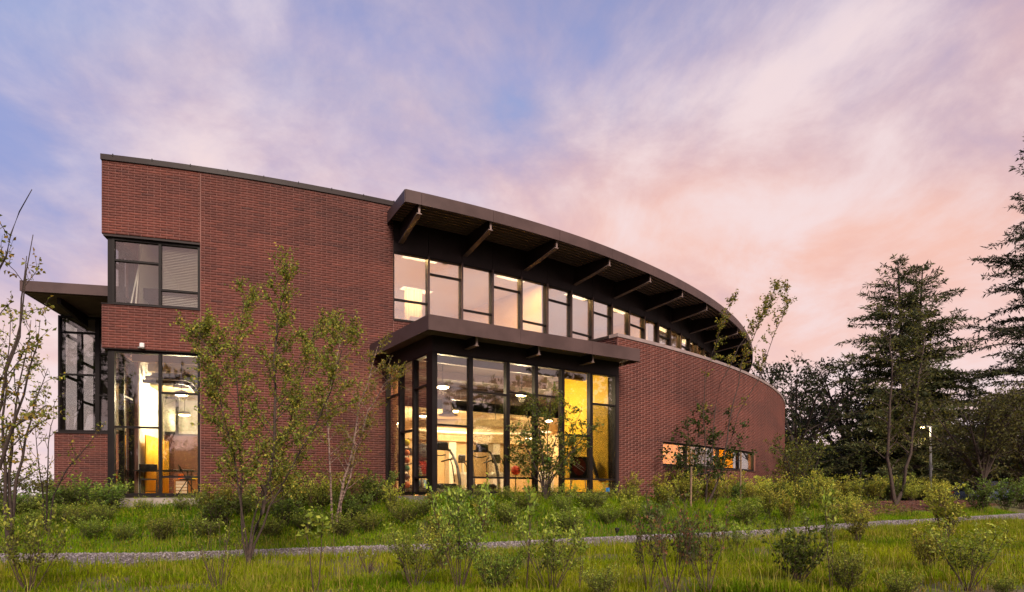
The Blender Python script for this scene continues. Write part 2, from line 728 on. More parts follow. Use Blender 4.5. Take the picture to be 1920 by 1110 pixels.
def lay_bricks(s0, s1, z0, z1, place, holes=(), rough=1.0):
    """running bond; place(s) -> x, y, heading"""
    row = 0
    z = z0
    while z + CH * .5 < z1:
        h = min(CH, z1 - z) - .0095
        spans = [(s0, s1)]
        for (h0, h1, k0, k1) in holes:
            if z + h > k0 + .01 and z < k1 - .01:
                nx = []
                for a, b in spans:
                    if h1 <= a or h0 >= b:
                        nx.append((a, b))
                    else:
                        if h0 > a: nx.append((a, h0))
                        if h1 < b: nx.append((h1, b))
                spans = nx
        for a, b in spans:
            i = math.floor(a / BL) - 1
            while True:
                q0 = (i + .5 * (row % 2)) * BL
                q1 = q0 + BL
                i += 1
                if q1 <= a + .03: continue
                if q0 >= b - .03: break
                e0, e1 = max(q0, a), min(q1, b)
                L = e1 - e0 - .010
                if L < .02: continue
                sc = (e0 + e1) / 2
                x, y, t = place(sc)
                c = brick_col(row, sc, rough)
                BR.append((x, y, z + h / 2 + .004, t, L, h, *c))
        row += 1
        z += CH


def arc_place(off):
    def f(s):
        o = off(s) if callable(off) else off
        x, y = cpt(s, o)
        return x, y, cth(s)
    return f


def fr_place(fr):
    t = math.atan2(fr.a.y, fr.a.x)

    def f(a):
        p = fr.p(a, 0, 0)
        return p.x, p.y, t
    return f


SJ = 2.335         # control joint / right jamb of the corner windows
SE = 7.61          # end of the tall brick wall
WT = 8.70          # top of brick
hole_lo = (-1, SJ, -1, 3.82)
hole_up = (-1, SJ, 4.96, 6.80)
# mortar-faced backing
w = MB()
w.arc(0, SJ, -.30, 0, 3.82, 4.96).arc(0, SJ, -.30, 0, 6.80, WT)
w.arc(SJ + .012, SE, -.30, 0, -.42, WT)
w.build('wall', M['mortar'], B)
MB().arc(SJ - .002, SJ + .014, -.10, -.003, -.42, WT).build('control_joint', M['mortar_deep'], B)
MB().arc(SE + .002, 44, -.30, 0, 4.12, 5.26).build('spandrel', M['mortar'], B)
lay_bricks(0.0, SJ - .004, 3.82, WT, arc_place(0), [hole_up])
lay_bricks(SJ + .016, SE, -.40, WT, arc_place(0))
lay_bricks(SE + .004, 14.0, 4.14, 5.26, arc_place(0))
# left end wall (around the corner)
SIDE = Fr(cpt(0)[0], cpt(0)[1], math.degrees(cth(0)) + 90)
sw = MB()
sw.box(SIDE, .302, 1.9, -.302, 0, 3.82, 4.96).box(SIDE, .302, 1.9, -.302, 0, 6.80, WT).box(SIDE, 1.902, 17, -.302, 0, -.42, WT)
sw.build('end_wall', M['mortar'], B)
SIDEB = Fr(SIDE.o.x, SIDE.o.y, math.degrees(cth(0)) + 90)
lay_bricks(.02, 5.0, 3.82, WT, fr_place(SIDEB), [(-1, 1.9, 4.96, 6.8)])
lay_bricks(1.9, 5.0, -.4, 3.82, fr_place(SIDEB))

# lower wall that swings out to the right
SL0 = s_at(1158, LOFF)
WS = [s_at(px, LOFF) for px in (1243, 1290, 1350, 1388, 1416)]
LT = 5.08
lw_ = MB()
loi = lambda s: LOFF(s) - .30
lw_.arc(SL0, WS[0], loi, LOFF, -.55, LT).arc(WS[0], WS[-1], loi, LOFF, -.55, 1.0).arc(WS[0], WS[-1], loi, LOFF, 1.84, LT).arc(WS[-1], 42, loi, LOFF, -.55, LT)
lw_.build('lower_wall', M['mortar_deep'], B)
lay_bricks(SL0, 38, -.50, LT, arc_place(LOFF), [(WS[0], WS[-1], 1.0, 1.84)], .7)
RET = fr_at(SL0, LOFF(SL0))
RETF = Fr(RET.o.x, RET.o.y, math.degrees(cth(SL0)) + 90)
MB().box(RETF, .302, 2.7, -.30, 0, 3.9, LT).build('return_wall', M['mortar'], B)
lay_bricks(.02, 2.75, 3.95, LT, fr_place(RETF))
MB().arc(SL0 - .03, 42, lambda s: LOFF(s) - .34, lambda s: LOFF(s) + .035, LT + .002, LT + .11).build('coping', M['light_coping'], B)
MB().box(RETF, .36, 2.7, -.33, .03, LT + .002, LT + .10).build('coping', M['dark_metal'], B)
MB().arc(SL0, 42, .01, lambda s: LOFF(s) - .31, 4.80, 4.90).build('terrace_roof', M['asphalt'], B)

# coping of the tall wall
MB().arc(-.03, SE + .25, -.36, .045, WT + .002, WT + .145).build('coping', M['dark_metal'], B)
cj = MB()
for i in range(9):
    s = .25 + i * .92
    cj.arc(s, s + .02, -.36, .055, WT + .10, WT + .165)
cj.build('coping_cleat', M['frame_metal'], B)
MB().arc(0.31, 44, -17, -.31, 8.30, 8.40, 1.0).build('roof', M['asphalt'], B)
MB().arc(0, 44, -17.3, -17.001, -.4, 8.7, 1.0).build('back_wall', M['concrete'], B)
e_fr = fr_at(43.9)
MB().box(Fr(e_fr.o.x, e_fr.o.y, math.degrees(cth(43.9)) + 90), .01, 17, 0, .3, -.4, 8.29).build('end_wall', M['concrete'], B)

# concrete plinth under the corner window and the tall wall
MB().arc(-.0, SJ, -.28, -.035, -1.0, -.06).build('plinth', M['concrete'], B)
MB().arc(SJ, SE - .2, -.28, .012, -1.0, -.425).build('plinth', M['concrete'], B)
MB().box(SIDE, .3, 1.9, -.28, -.035, -1.0, -.06).build('plinth', M['concrete'], B)

# floors, ceilings, partitions
MB().arc(0.32, 43.9, -16.9, -.31, -.2, -.03, 1.0).build('floor_slab', M['wood_floor'], B)
MB().arc(0.32, 43.9, -16.9, -.31, 4.16, 4.42, 1.0).build('floor_slab', M['carpet'], B)
MB().arc(0.32, 43.9, -16.9, -.32, 4.06, 4.155, 1.0).build('ceiling', M['brown_ceiling'], B)
MB().arc(0.32, 43.9, -16.9, -.08, 7.50, 7.56, 1.0).build('ceiling', M['white_paint'], B)


def partition(s, o0, o1, z0, z1, mat):
    f = fr_at(s)
    fr = Fr(f.o.x, f.o.y, math.degrees(cth(s)) + 90)
    MB().box(fr, o0, o1, -.06, .06, z0, z1).build('partition', M[mat], B)


MB().box(SIDE, 1.95, 6.9, -.33, -.304, -.02, 4.05).build('partition', M['white_paint'], B)
MB().box(SIDE, 1.95, 6.4, -.33, -.304, 4.43, 7.49).build('partition', M['white_paint'], B)
partition(4.7, .31, 6.9, -.02, 4.05, 'white_paint')
MB().arc(.35, 4.6, -7.0, -6.9, -.02, 4.05).build('partition', M['white_paint'], B)
partition(4.2, .31, 6.4, 4.43, 7.49, 'white_paint')
MB().arc(.35, 4.1, -6.5, -6.4, 4.43, 7.49).build('partition', M['white_paint'], B)
MB().arc(4.3, 43, -6.5, -6.4, 4.43, 7.49, 1.0).build('partition', M['cream_paint'], B)
for s in (7.5, 13.5, 20.4, 27.3, 34):
    partition(s, .35, 6.38, 4.43, 7.49, 'cream_paint')
MB().arc(14.4, 42, -.1, 0, -.02, 4.05, 1.0).build('partition', M['cream_paint'], B)
MB().arc(SL0 + .1, 42, .01, lambda s: LOFF(s) - .31, -.2, -.03, 1.0).build('floor_slab', M['carpet'], B)


# ------------------------------------------------------------------ windows
def window(name, p0, p1, z0, z1, cells, jamb=.05, depth=.13, glass='glass', bar=.05, sides=(True, True), parent=None, label=None):
    """framed window between two plan points; cells: [(fraction of width, [transom heights])...]"""
    d = Vector((p1[0] - p0[0], p1[1] - p0[1]))
    fr = Fr(p0[0], p0[1], math.degrees(math.atan2(d.y, d.x)))
    L = d.length
    h = depth / 2
    m = MB()
    m.box(fr, 0, L, -h, h, z0, z0 + .07)
    m.box(fr, 0, L, -h, h, z1 - .06, z1)
    zb, zt = z0 + .07, z1 - .06
    edges = [0.0]
    for w_, _ in cells:
        edges.append(edges[-1] + w_ * L)
    edges[-1] = L
    for i, e in enumerate(edges):
        if i == 0:
            if not sides[0]: continue
            m.box(fr, 0, jamb, -h, h, zb, zt)
        elif i == len(edges) - 1:
            if not sides[1]: continue
            m.box(fr, L - jamb, L, -h, h, zb, zt)
        else:
            m.box(fr, e - bar / 2, e + bar / 2, -h, h, zb, zt)
    panes = []
    for i, (_, trs) in enumerate(cells):
        a0 = edges[i] + (jamb if i == 0 and sides[0] else (bar / 2 if i else 0))
        a1 = edges[i + 1] - (jamb if i == len(cells) - 1 and sides[1] else (bar / 2 if i < len(cells) - 1 else 0))
        zz = [zb]
        for t in trs:
            m.box(fr, a0, a1, -h + .012, h - .012, t - .025, t + .025)
            zz += [t - .025, t + .025]
        zz.append(zt)
        for k in range(0, len(zz), 2):
            panes.append((a0, a1, zz[k], zz[k + 1]))
    o = m.build(name, M['frame_metal'], parent or B)
    if label: o['label'] = label
    for a0, a1, k0, k1 in panes:
        tilt = rng.normal(0, .0016)
        q = MB()
        q.hexa([fr.p(a0 - .012, -.006 - tilt, k0 - .012), fr.p(a1 + .012, -.006 + tilt, k0 - .012), fr.p(a1 + .012, .006 + tilt, k0 - .012), fr.p(a0 - .012, .006 - tilt, k0 - .012),
                fr.p(a0 - .012, -.006, k1 + .012), fr.p(a1 + .012, -.006, k1 + .012), fr.p(a1 + .012, .006, k1 + .012), fr.p(a0 - .012, .006, k1 + .012)])
        q.build('pane', M[glass], o)
    return o, fr, L


# corner windows: front leaf, side leaf, corner post
c0 = cpt(.20, -.15)
c1 = cpt(SJ - .01, -.15)
dl = .17
cs = SIDE.p(1.88, -.15, 0)
cb = SIDE.p(.15, -.15, 0)
fx = (1180 - 1000) * 0 + .50
window('corner_window', c0, c1, -.04, 3.80, [(.535, [1.78]), (.465, [2.72, .47])], .06, .14, bar=.075)
window('corner_window', (cb.x, cb.y), (cs.x, cs.y), -.04, 3.80, [(.5, [1.78]), (.5, [2.72, .47])], .06, .14, bar=.075)
window('corner_window', c0, c1, 4.98, 6.74, [(.535, [6.16]), (.465, [5.47])], .06, .14, bar=.065)
window('corner_window', (cb.x, cb.y), (cs.x, cs.y), 4.98, 6.74, [(.5, [6.16]), (.5, [5.47])], .06, .14, bar=.065)
CF = fr_at(0.0)
for z0, z1 in ((-.04, 3.8), (4.98, 6.74)):
    MB().box(CF, .11, .205, .09, .30, z0, z1).build('corner_post', M['frame_metal'], B)
MB().arc(.02, SJ - .01, -.30, -.012, 6.742, 6.798).build('head_flashing', M['dark_metal'], B)
MB().arc(.02, SJ - .01, -.30, -.012, 3.802, 3.818).build('head_flashing', M['dark_metal'], B)
MB().arc(-.02, SJ, -.30, .03, 4.962, 4.978).arc(-.02, SJ, -.29, .012, -.058, -.042).build('sill', M['dark_metal'], B)

# ribbon of upper windows under the big canopy
MS = [SE + .01, 8.77, 9.93, 11.08, 12.26, 13.43, 14.63, 15.83, 17.04, 18.24, 19.45, 20.65, 21.86, 23.06, 24.26, 25.45, 26.65, 27.85,
      29.05, 30.25, 31.45, 32.65, 33.85, 35.05]
for i in range(len(MS) - 1):
    tr = [5.93] if i % 2 == 0 else [6.88]
    window('ribbon_window', cpt(MS[i], -.12), cpt(MS[i + 1] - .004, -.12), 5.27, 7.40, [(1.0, tr)], .042, .14, 'glass_upper')
    MB().arc(MS[i] + .004, MS[i + 1] - .008, -.18, -.05, 7.402, 8.335).build('cladding_panel', M['dark_metal'], B)
MB().arc(SE + .01, 36, -.22, .03, 5.262, 5.268 + .0).build('sill', M['bronze_metal'], B)
MB().arc(35.06, 43.9, -.3, -.02, 5.27, 8.28).build('cladding', M['dark_metal'], B)
for s in MS[1:-1]:
    f = fr_at(s, -.12)
    MB().box(f, -.045, -.0445 + .06, -.13, -.073, 5.29, 7.39).build('mullion_cap', M['bronze_metal'], B)

# ------------------------------------------------------------------ big canopy
CO = 1.69
SC0 = 7.44
CAN = MB()
CAN.arc(SC0 + .012, 43, -.30, CO - .03, 8.33, 8.46)
canopy = CAN.build('roof_canopy', M['dark_metal'], B)
for k in range(9):
    o = .08 + k * .178
    MB().arc(SC0 + .02, 42.9, o, o + .085, 8.262, 8.329, .7).build('deck_rib', M['soffit_metal'], canopy)  # same metal as the deck; light the ribs catch is put into their colour
brk = [7.86] + [10.04 + 2.39 * k for k in range(12)]
fe = [SC0] + [s + .03 for s in brk] + [43]
for a, b in zip(fe[:-1], fe[1:]):
    if b - a > .1:
        MB().arc(a + .004, b - .004, CO - .028, CO, 8.15, 8.50, .4).build('fascia_panel', M['bronze_metal'], canopy)
MB().arc(SC0, 43, -.3, CO - .0285, 8.462, 8.49).build('roof_edge', M['dark_metal'], canopy)
rf = fr_at(SC0)
RAD = Fr(rf.o.x, rf.o.y, math.degrees(cth(SC0)) - 90)
MB().box(RAD, -.05, CO - .029, -.02, .008, 8.15, 8.50).build('fascia_panel', M['bronze_metal'], canopy)
for s in brk:
    f0 = fr_at(s)
    f = Fr(f0.o.x, f0.o.y, math.degrees(cth(s)) - 90)
    tip = CO - .12
    MB().prism(f, [(-.04, 7.66), (tip, 7.955), (tip, 8.274), (-.04, 8.274)], -.012, .012).build('bracket', M['dark_metal'], canopy)
    m = MB()
    zt = [(-.04, 7.64, 7.658), (tip + .005, 7.935, 7.953)]
    m.hexa([f.p(-.04, -.075, 7.635), f.p(tip + .01, -.075, 7.93), f.p(tip + .01, .075, 7.93), f.p(-.04, .075, 7.635),
            f.p(-.04, -.075, 7.658), f.p(tip + .01, -.075, 7.953), f.p(tip + .01, .075, 7.953), f.p(-.04, .075, 7.658)])
    m.box(f, tip + .001, tip + .014, -.03, .03, 7.955, 8.26)
    m.build('bracket_flange', M['flange_metal'], canopy)

# ------------------------------------------------------------------ glazed gym bay
GB = Fr(-2.06, 17.16, 33.2)
GH = 3.74


def a_at(px):
    k = (px - 960) / F
    return (k * GB.o.y - GB.o.x) / (GB.a.x - k * GB.a.y)


def b_at(px):
    k = (px - 960) / F
    return (k * GB.o.y - GB.o.x) / (GB.b.x - k * GB.b.y)


GA = [a_at(px) for px in (814, 881, 950, 1003, 1053, 1106, 1153)]
gtr = [[1.83], [2.78, .46], [2.86, .46], [2.86], [1.78, .46], [2.78, .46]]
gp = [GB.p(a, 0, 0) for a in GA]
for i in range(6):
    window('bay_window', (gp[i].x, gp[i].y), (gp[i + 1].x - .002, gp[i + 1].y - .002), 0.0, GH, [(1.0, gtr[i])], .055, .16)
GBB = [b_at(px) for px in (805, 778, 752, 726)]
gq = [GB.p(0.02, b, 0) for b in GBB]
gtl = [[2.90, .46], [1.78], [2.9, .42]]
for i in range(3):
    window('bay_window', (gq[i].x, gq[i].y), (gq[i + 1].x, gq[i + 1].y - .002), 0.0, GH, [(1.0, gtl[i])], .055, .16)
MB().box(GB, -.07, GA[0] - .004, -.085, GBB[0] - .004, -.03, GH).build('corner_post', M['frame_metal'], B)
AE = GA[-1]
MB().box(GB, -.06, AE + .1, -.07, .10, GH + .003, 4.16).box(GB, -.06, .10, .101, 3.3, GH + .003, 4.16).build('bay_header', M['dark_metal'], B)
MB().box(GB, AE + .003, AE + .11, -.07, .30, -.05, GH).build('jamb_panel', M['dark_metal'], B)
MB().box(GB, -.05, AE + .08, -.06, .10, -1.0, -.035).box(GB, -.05, .10, .101, 3.0, -1.0, -.035).build('plinth', M['concrete'], B)
MB().box(GB, -.09, AE + .1, -.10, .09, -.033, -.003).build('sill', M['dark_metal'], B)
MB().box(GB, .101, AE + .1, .101, 4.0, -.2, -.035).build('floor_slab', M['wood_floor'], B)
MB().box(GB, .101, AE - .03, .101, 5.6, 4.0, 4.05).build('ceiling', M['brown_ceiling'], B)
# yellow wall on the gym's right, cream back wall with piers
MB().box(GB, AE - .02, AE + .09, .31, 2.7, -.03, 4.05).build('accent_wall', M['yellow_paint'], B)
MB().box(GB, -6.0, 14.0, 15.4, 15.5, -.03, 4.05).build('partition', M['cream_paint'], B)
MB().box(GB, 13.9, 14.0, 4.5, 15.39, -.03, 4.05).build('partition', M['cream_paint'], B)
for a in (-2.5, .2, 2.9, 5.6, 8.3, 11.0):
    MB().box(GB, a, a + .42, 14.9, 15.39, -.03, 2.75).build('pier', M['white_paint'], B)
MB().box(GB, -6.0, 13.89, 14.6, 15.39, 2.76, 4.0).build('bulkhead', M['tan_ceiling'], B)
MB().box(GB, -6.0, 13.89, 8.6, 14.59, 3.42, 3.5).build('ceiling', M['tan_ceiling'], B)
for b in (1.4, 3.6, 5.6, 7.6):
    MB().box(GB, -3.0 if b > 3 else .15, AE - .03, b, b + .14, 3.78, 3.999).build('ceiling_beam', M['bronze_metal'], B)
sp = fr_at(6.9)
MB().box(Fr(sp.o.x, sp.o.y, math.degrees(cth(6.9)) + 90), .31, 16, -.06, .06, -.03, 4.05).build('partition', M['cream_paint'], B)

lc = MB().box(GB, -.50, AE + .26, -.80, 3.3, 4.19, 4.42)
for k in range(7):
    b = -.68 + k * .11
    lc.box(GB, -.46, AE + .22, b, b + .05, 4.15, 4.189)
low_can = lc.build('bay_canopy', M['soffit_metal'], B)
ed = [-.51] + [a_at(px) for px in (935, 1085)] + [AE + .27]
ed[1] = 2.2; ed[2] = 4.7
for a, b in zip(ed[:-1], ed[1:]):
    MB().box(GB, a + .003, b - .003, -.83, -.801, 4.07, 4.45).build('fascia_panel', M['bronze_metal'], low_can)
MB().box(GB, -.54, -.511, -.83, 3.2, 4.07, 4.45).build('fascia_panel', M['bronze_metal'], low_can)
MB().box(GB, AE + .273, AE + .30, -.80, .9, 4.07, 4.45).build('fascia_panel', M['bronze_metal'], low_can)
MB().box(GB, -.505, AE + .265, -.795, 3.3, 4.422, 4.44).build('canopy_top', M['dark_metal'], low_can)
for a in (.95, 2.95, 4.9):
    MB().box(GB, a - .01, a + .01, -.62, -.075, 3.905, 4.149).build('bracket', M['dark_metal'], low_can)
    m = MB().box(GB, a - .06, a + .06, -.63, -.075, 3.885, 3.904)
    m.box(GB, a - .03, a + .03, -.634, -.621, 3.905, 4.14)
    m.build('bracket_flange', M['flange_metal'], low_can)

# strip window low in the right-hand wall
for i in range(4):
    o, fr, L = window('strip_window', cpt(WS[i], LOFF(WS[i]) - .12), cpt(WS[i + 1] - .004, LOFF(WS[i + 1]) - .12), 1.005, 1.835, [(1.0, [])], .05, .12)
    if i in (0, 2):
        MB().box(fr, .06, L - .06, .16, .17, 1.05, 1.80).build('roller_blind', M['blind_fabric'], o)
MB().arc(WS[0], WS[-1], lambda s: LOFF(s) - .29, lambda s: LOFF(s) + .03, .985, 1.004).build('sill', M['bronze_metal'], B)

# ------------------------------------------------------------------ stair wing on the left
WG = Fr(-14.5, 21.0, 13.0)
MB().box(WG, -.10, 4.6, -.10, .25, -1.2, 1.95).build('wing_wall', M['mortar'], B)
MB().box(WG, -.10, .2, .252, 6, -1.2, 1.95).build('wing_wall', M['mortar'], B)
WGB = Fr(WG.p(0, -.10, 0).x, WG.p(0, -.10, 0).y, 13.0)
lay_bricks(-.10, 3.4, -.55, 1.95, fr_place(WGB))
MB().box(WG, -.12, 4.6, -.13, .22, 1.953, 2.0).build('sill', M['dark_metal'], B)
a1 = WG.p(0, 0, 0); a2 = WG.p(1.12, 0, 0); a3 = WG.p(2.3, 0, 0); a4 = WG.p(3.5, 0, 0)
window('stair_window', (a1.x, a1.y), (a2.x, a2.y), 2.0, 5.72, [(1.0, [3.85, 5.2])], .06, .16)
window('stair_window', (a2.x + .002, a2.y), (a3.x, a3.y), 2.0, 5.72, [(1.0, [3.2, 4.55])], .06, .16)
window('stair_window', (a3.x + .002, a3.y), (a4.x, a4.y), 2.0, 5.72, [(1.0, [3.2, 4.55])], .06, .16)
b1 = WG.p(0.05, .1, 0); b2 = WG.p(.05, 1.5, 0); b3 = WG.p(.05, 2.9, 0)
window('stair_window', (b1.x, b1.y), (b2.x, b2.y), 2.0, 5.72, [(1.0, [3.85, 5.2])], .06, .16)
window('stair_window', (b2.x, b2.y + .002), (b3.x, b3.y), 2.0, 5.72, [(1.0, [3.2, 4.55])], .06, .16)
MB().box(WG, -.02, 4.6, 3.0, 3.15, 0, 5.75).build('partition', M['bronze_metal'], B)
MB().box(WG, 1.9, 4.6, .12, 2.99, 4.2, 4.4).build('landing', M['concrete'], B)
wc = MB().box(WG, -.02, 4.8, -2.35, 3.4, 5.84, 5.98)
for k in range(17):
    b = -2.2 + k * .135
    wc.box(WG, .02, 4.7, b, b + .06, 5.79, 5.839)
wcan = wc.build('wing_canopy', M['soffit_metal'], B)
MB().box(WG, -.05, 4.8, -2.38, -2.351, 5.80, 6.10).build('fascia_panel', M['bronze_metal'], wcan)
MB().box(WG, -.05, -.021, -2.35, 3.4, 5.80, 6.10).build('fascia_panel', M['bronze_metal'], wcan)
MB().box(WG, -.02, 4.8, -2.35, 3.4, 5.982, 6.06).build('canopy_top', M['dark_metal'], wcan)
for a in (.75, 2.1):
    MB().prism(Fr(WG.p(a, 0, 0).x, WG.p(a, 0, 0).y, 13.0 - 90), [(-.1, 5.40), (1.9, 5.62), (1.9, 5.788), (-.1, 5.788)], -.05, .05).build('bracket', M['dark_metal'], wcan)

# ------------------------------------------------------------------ emit the bricks
A = np.array(BR)
zdep = np.maximum(A[:, 1], 1)
view = np.stack([A[:, 0], A[:, 1]], 1)
view /= np.linalg.norm(view, axis=1)[:, None]
nrm = np.stack([np.sin(A[:, 3]), -np.cos(A[:, 3])], 1)
facing = -(view * nrm).sum(1)
ppx = 960 + F * A[:, 0] / zdep
ppy = HZ - F * A[:, 2] / zdep
size = A[:, 4] * A[:, 5] * facing / zdep ** 2
# bricks in clear sight on the upper left of the tall wall show largest
size[(A[:, 4] < .28) | (ppx < 190) | (ppx > 1460) | (ppy > 640)] = 0
pick = set(np.argsort(-size)[:300].tolist())
keep = np.array([i for i in range(len(A)) if i not in pick])


def brick_arrays(Q):
    n = len(Q)
    c, s = np.cos(Q[:, 3]), np.sin(Q[:, 3])
    hl, hh = Q[:, 4] / 2, Q[:, 5] / 2
    V = np.zeros((n, 8, 3))
    k = 0
    for zz in (-1, 1):
        for (ll, oo) in ((-1, .003), (1, .003), (1, -.02), (-1, -.02)):
            V[:, k, 0] = Q[:, 0] + c * hl * ll + s * oo
            V[:, k, 1] = Q[:, 1] + s * hl * ll - c * oo
            V[:, k, 2] = Q[:, 2] + hh * zz
            k += 1
    Fc = np.array([(0, 1, 5, 4), (4, 5, 6, 7), (3, 2, 1, 0), (1, 2, 6, 5), (3, 0, 4, 7)])
    loops = (Fc[None] + (np.arange(n) * 8)[:, None, None]).reshape(-1)
    cols = np.repeat(Q[:, 6:9], 8, axis=0)
    return V.reshape(-1, 3), loops, np.full(n * 5, 4), cols


v_, l_, z_, c_ = brick_arrays(A[keep])
bw = link_obj('brickwork', np_mesh('brickwork', v_, l_, z_, M['brick'], c_), B)
bw['kind'] = 'stuff'
# the 300 largest as pieces of their own, sharing sixteen fired colours
variants = []
for k in range(16):
    q = A[keep][k * 37 % len(keep)].copy()
    r = (k + .5) / 16
    col = LO + (HI - LO) * (.1 + .85 * r)
    one = np.array([[0, 0, 0, 0, BL - .010, CH - .0095, *col]])
    v_, l_, z_, c_ = brick_arrays(one)
    variants.append(np_mesh('brick', v_, l_, z_, M['brick'], c_))
lum = A[:, 6]
for i in sorted(pick):
    r = (lum[i] - LO[0]) / (HI[0] - LO[0])
    k = int(min(15, max(0, (r - .1) / .85 * 16)))
    o = link_obj('brick', variants[k], B)
    o.location = A[i, :3]
    o.rotation_euler = (0, 0, A[i, 3])

# small floodlight on the brick band over the corner window
p = cpt(.95, .0)
ff = fr_at(.95)
fl = empty('floodlight', (p[0], p[1], 3.86), 'small white floodlight on the brick band above the lit corner window', 'floodlight')
MB().rbox(ff, -.055, .055, -.10, -.008, 3.86, 3.98, .012).build('housing', M['white_plastic'], fl)
MB().box(ff, -.075, .075, -.17, -.06, 3.825, 3.858).build('lamp_head', M['grey_plastic'], fl)
# ------------------------------------------------------------------ things inside: lamps, gym machines, furniture
def lamp_light(name, loc, power, parent, color=(1, .78, .46), radius=.12):
    d = bpy.data.lights.new(name, 'POINT')
    d.energy = power
    d.color = color
    d.shadow_soft_size = radius
    o = bpy.data.objects.new(name, d)
    COL.objects.link(o)
    o.parent = parent
    o.matrix_parent_inverse = Matrix.Translation(-parent.location)
    o.location = loc
    return o


def panel_light(name, loc, power, parent, color, sx, sy, rz):
    d = bpy.data.lights.new(name, 'AREA')
    d.shape = 'RECTANGLE'
    d.size, d.size_y = sx, sy
    d.energy = power
    d.color = color
    o = bpy.data.objects.new(name, d)
    COL.objects.link(o)
    o.parent = parent
    o.matrix_parent_inverse = Matrix.Translation(-parent.location)
    o.location = loc
    o.rotation_euler = (0, 0, rz)
    return o


def pendant(px, py, H, power, label, ceil=4.0, r=.20, group='round pendant lamps in the gym', color=(1, .78, .46)):
    z = F * H / (HZ - py)
    q = P(px, py, z)
    e = empty('pendant_lamp', q, label, 'lamp', group)
    MB().tube([(q.x, q.y, q.z + .10), (q.x, q.y, ceil)], .012, 6).build('stem', M['black_plastic'], e)
    MB().lathe((q.x, q.y, q.z), [(r * .55, .115), (r * .9, .08), (r, .012), (r * .98, .008)][::-1], 20).build('shade', M['grey_plastic'], e)
    MB().lathe((q.x, q.y, q.z), [(r * .55, -.035), (r * .85, -.02), (r * .93, .0), (r * .93, .006)], 20).build('diffuser', M['lamp_glass'], e)
    if power:
        lamp_light('bulb', (q.x, q.y, q.z - .12), power, e, color)
    return e


pendant(830, 726, 3.25, 240, 'bright round lamp high in the first wide pane of the gym bay')
pendant(851, 771, 3.2, 283, 'round lamp below the brightest one, above the first treadmill')
pendant(793, 780, 3.2, 283, 'round lamp behind the narrow side pane left of the bay corner')
pendant(744, 793, 3.1, 229, 'small far lamp behind the leftmost narrow pane of the bay')
pendant(978, 741, 3.25, 240, 'round lamp in the third pane of the bay, above the maple crown')
pendant(888, 809, 3.1, 229, 'small far lamp next to the bay mullion above the second treadmill')
pendant(955, 799, 3.1, 229, 'small far lamp beside the left edge of the maple crown')
pendant(1028, 789, 3.1, 229, 'far lamp seen through the top of the maple crown')
pendant(1096, 756, 3.2, 240, 'round lamp in the fifth bay pane next to the yellow wall')
pendant(992, 822, 3.0, 153, 'lowest far lamp seen through the maple leaves')
pendant(340, 740, 3.05, 358, 'bright round lamp in the upper right pane of the lower corner window', 4.05, .2, 'round lamps in the corner room', (1, .84, .52))
pendant(346, 778, 2.75, 86, 'lower far lamp inside the corner room', 4.05, .2, 'round lamps in the corner room', (1, .84, .52))

# curved light cove hanging in the gym
cc = P(905, 812, 25.5)
cv = empty('light_cove', (cc.x, cc.y, 2.45), 'long curved cream light cove hanging in the gym', 'ceiling light')
cvf = Fr(cc.x, cc.y, 18)


def oval(fr, ra, rb, z0, z1, wdt, n=40):
    m = MB()
    for i in range(n):
        t0, t1 = 2 * math.pi * i / n, 2 * math.pi * (i + 1) / n
        q = []
        for z in (z0, z1):
            for t, k in ((t0, 0), (t1, 0), (t1, 1), (t0, 1)):
                q.append(fr.p((ra - wdt * k) * math.cos(t), (rb - wdt * k) * math.sin(t), z))
        m.hexa(q)
    return m


oval(cvf, 3.1, 1.9, 2.45, 2.70, .25).build('ring', M['cream_paint'], cv)
oval(cvf, 2.84, 1.64, 2.50, 2.56, .10).build('glow_strip', M['cove_glow'], cv)
for a, b in ((2.9, 0), (-2.9, 0), (0, 1.75), (0, -1.75)):
    q = cvf.p(a, b, 0)
    MB().tube([(q.x, q.y, 2.701), (q.x, q.y, 3.99)], .01, 5).build('rod', M['black_plastic'], cv)
lamp_light('glow', (cc.x, cc.y, 2.3), 130, cv, radius=.4)

# round ducts under the gym ceiling
d1, d2 = P(770, 800, 20.5), P(960, 760, 24)
dz = 3.55
du = empty('air_duct', (d1.x, d1.y, dz), 'round dark air duct crossing under the gym ceiling', 'duct')
MB().tube([GB.p(.3, 5.0, dz), GB.p(2.0, 5.0, dz), GB.p(4.0, 5.0, dz), GB.p(6.1, 5.0, dz)], .22, 18, True).build('pipe', M['bronze_metal'], du, True)
MB().tube([GB.p(3.0, 5.0, dz - .15), GB.p(3.0, 4.95, dz - .42), GB.p(3.0, 4.9, dz - .72)], [.16, .16, .2], 16).build('drop', M['bronze_metal'], du, True)
MB().lathe(GB.p(3.0, 4.9, dz - .80), [(.34, 0), (.36, .03), (.22, .08)], 20).build('diffuser', M['bronze_metal'], du)


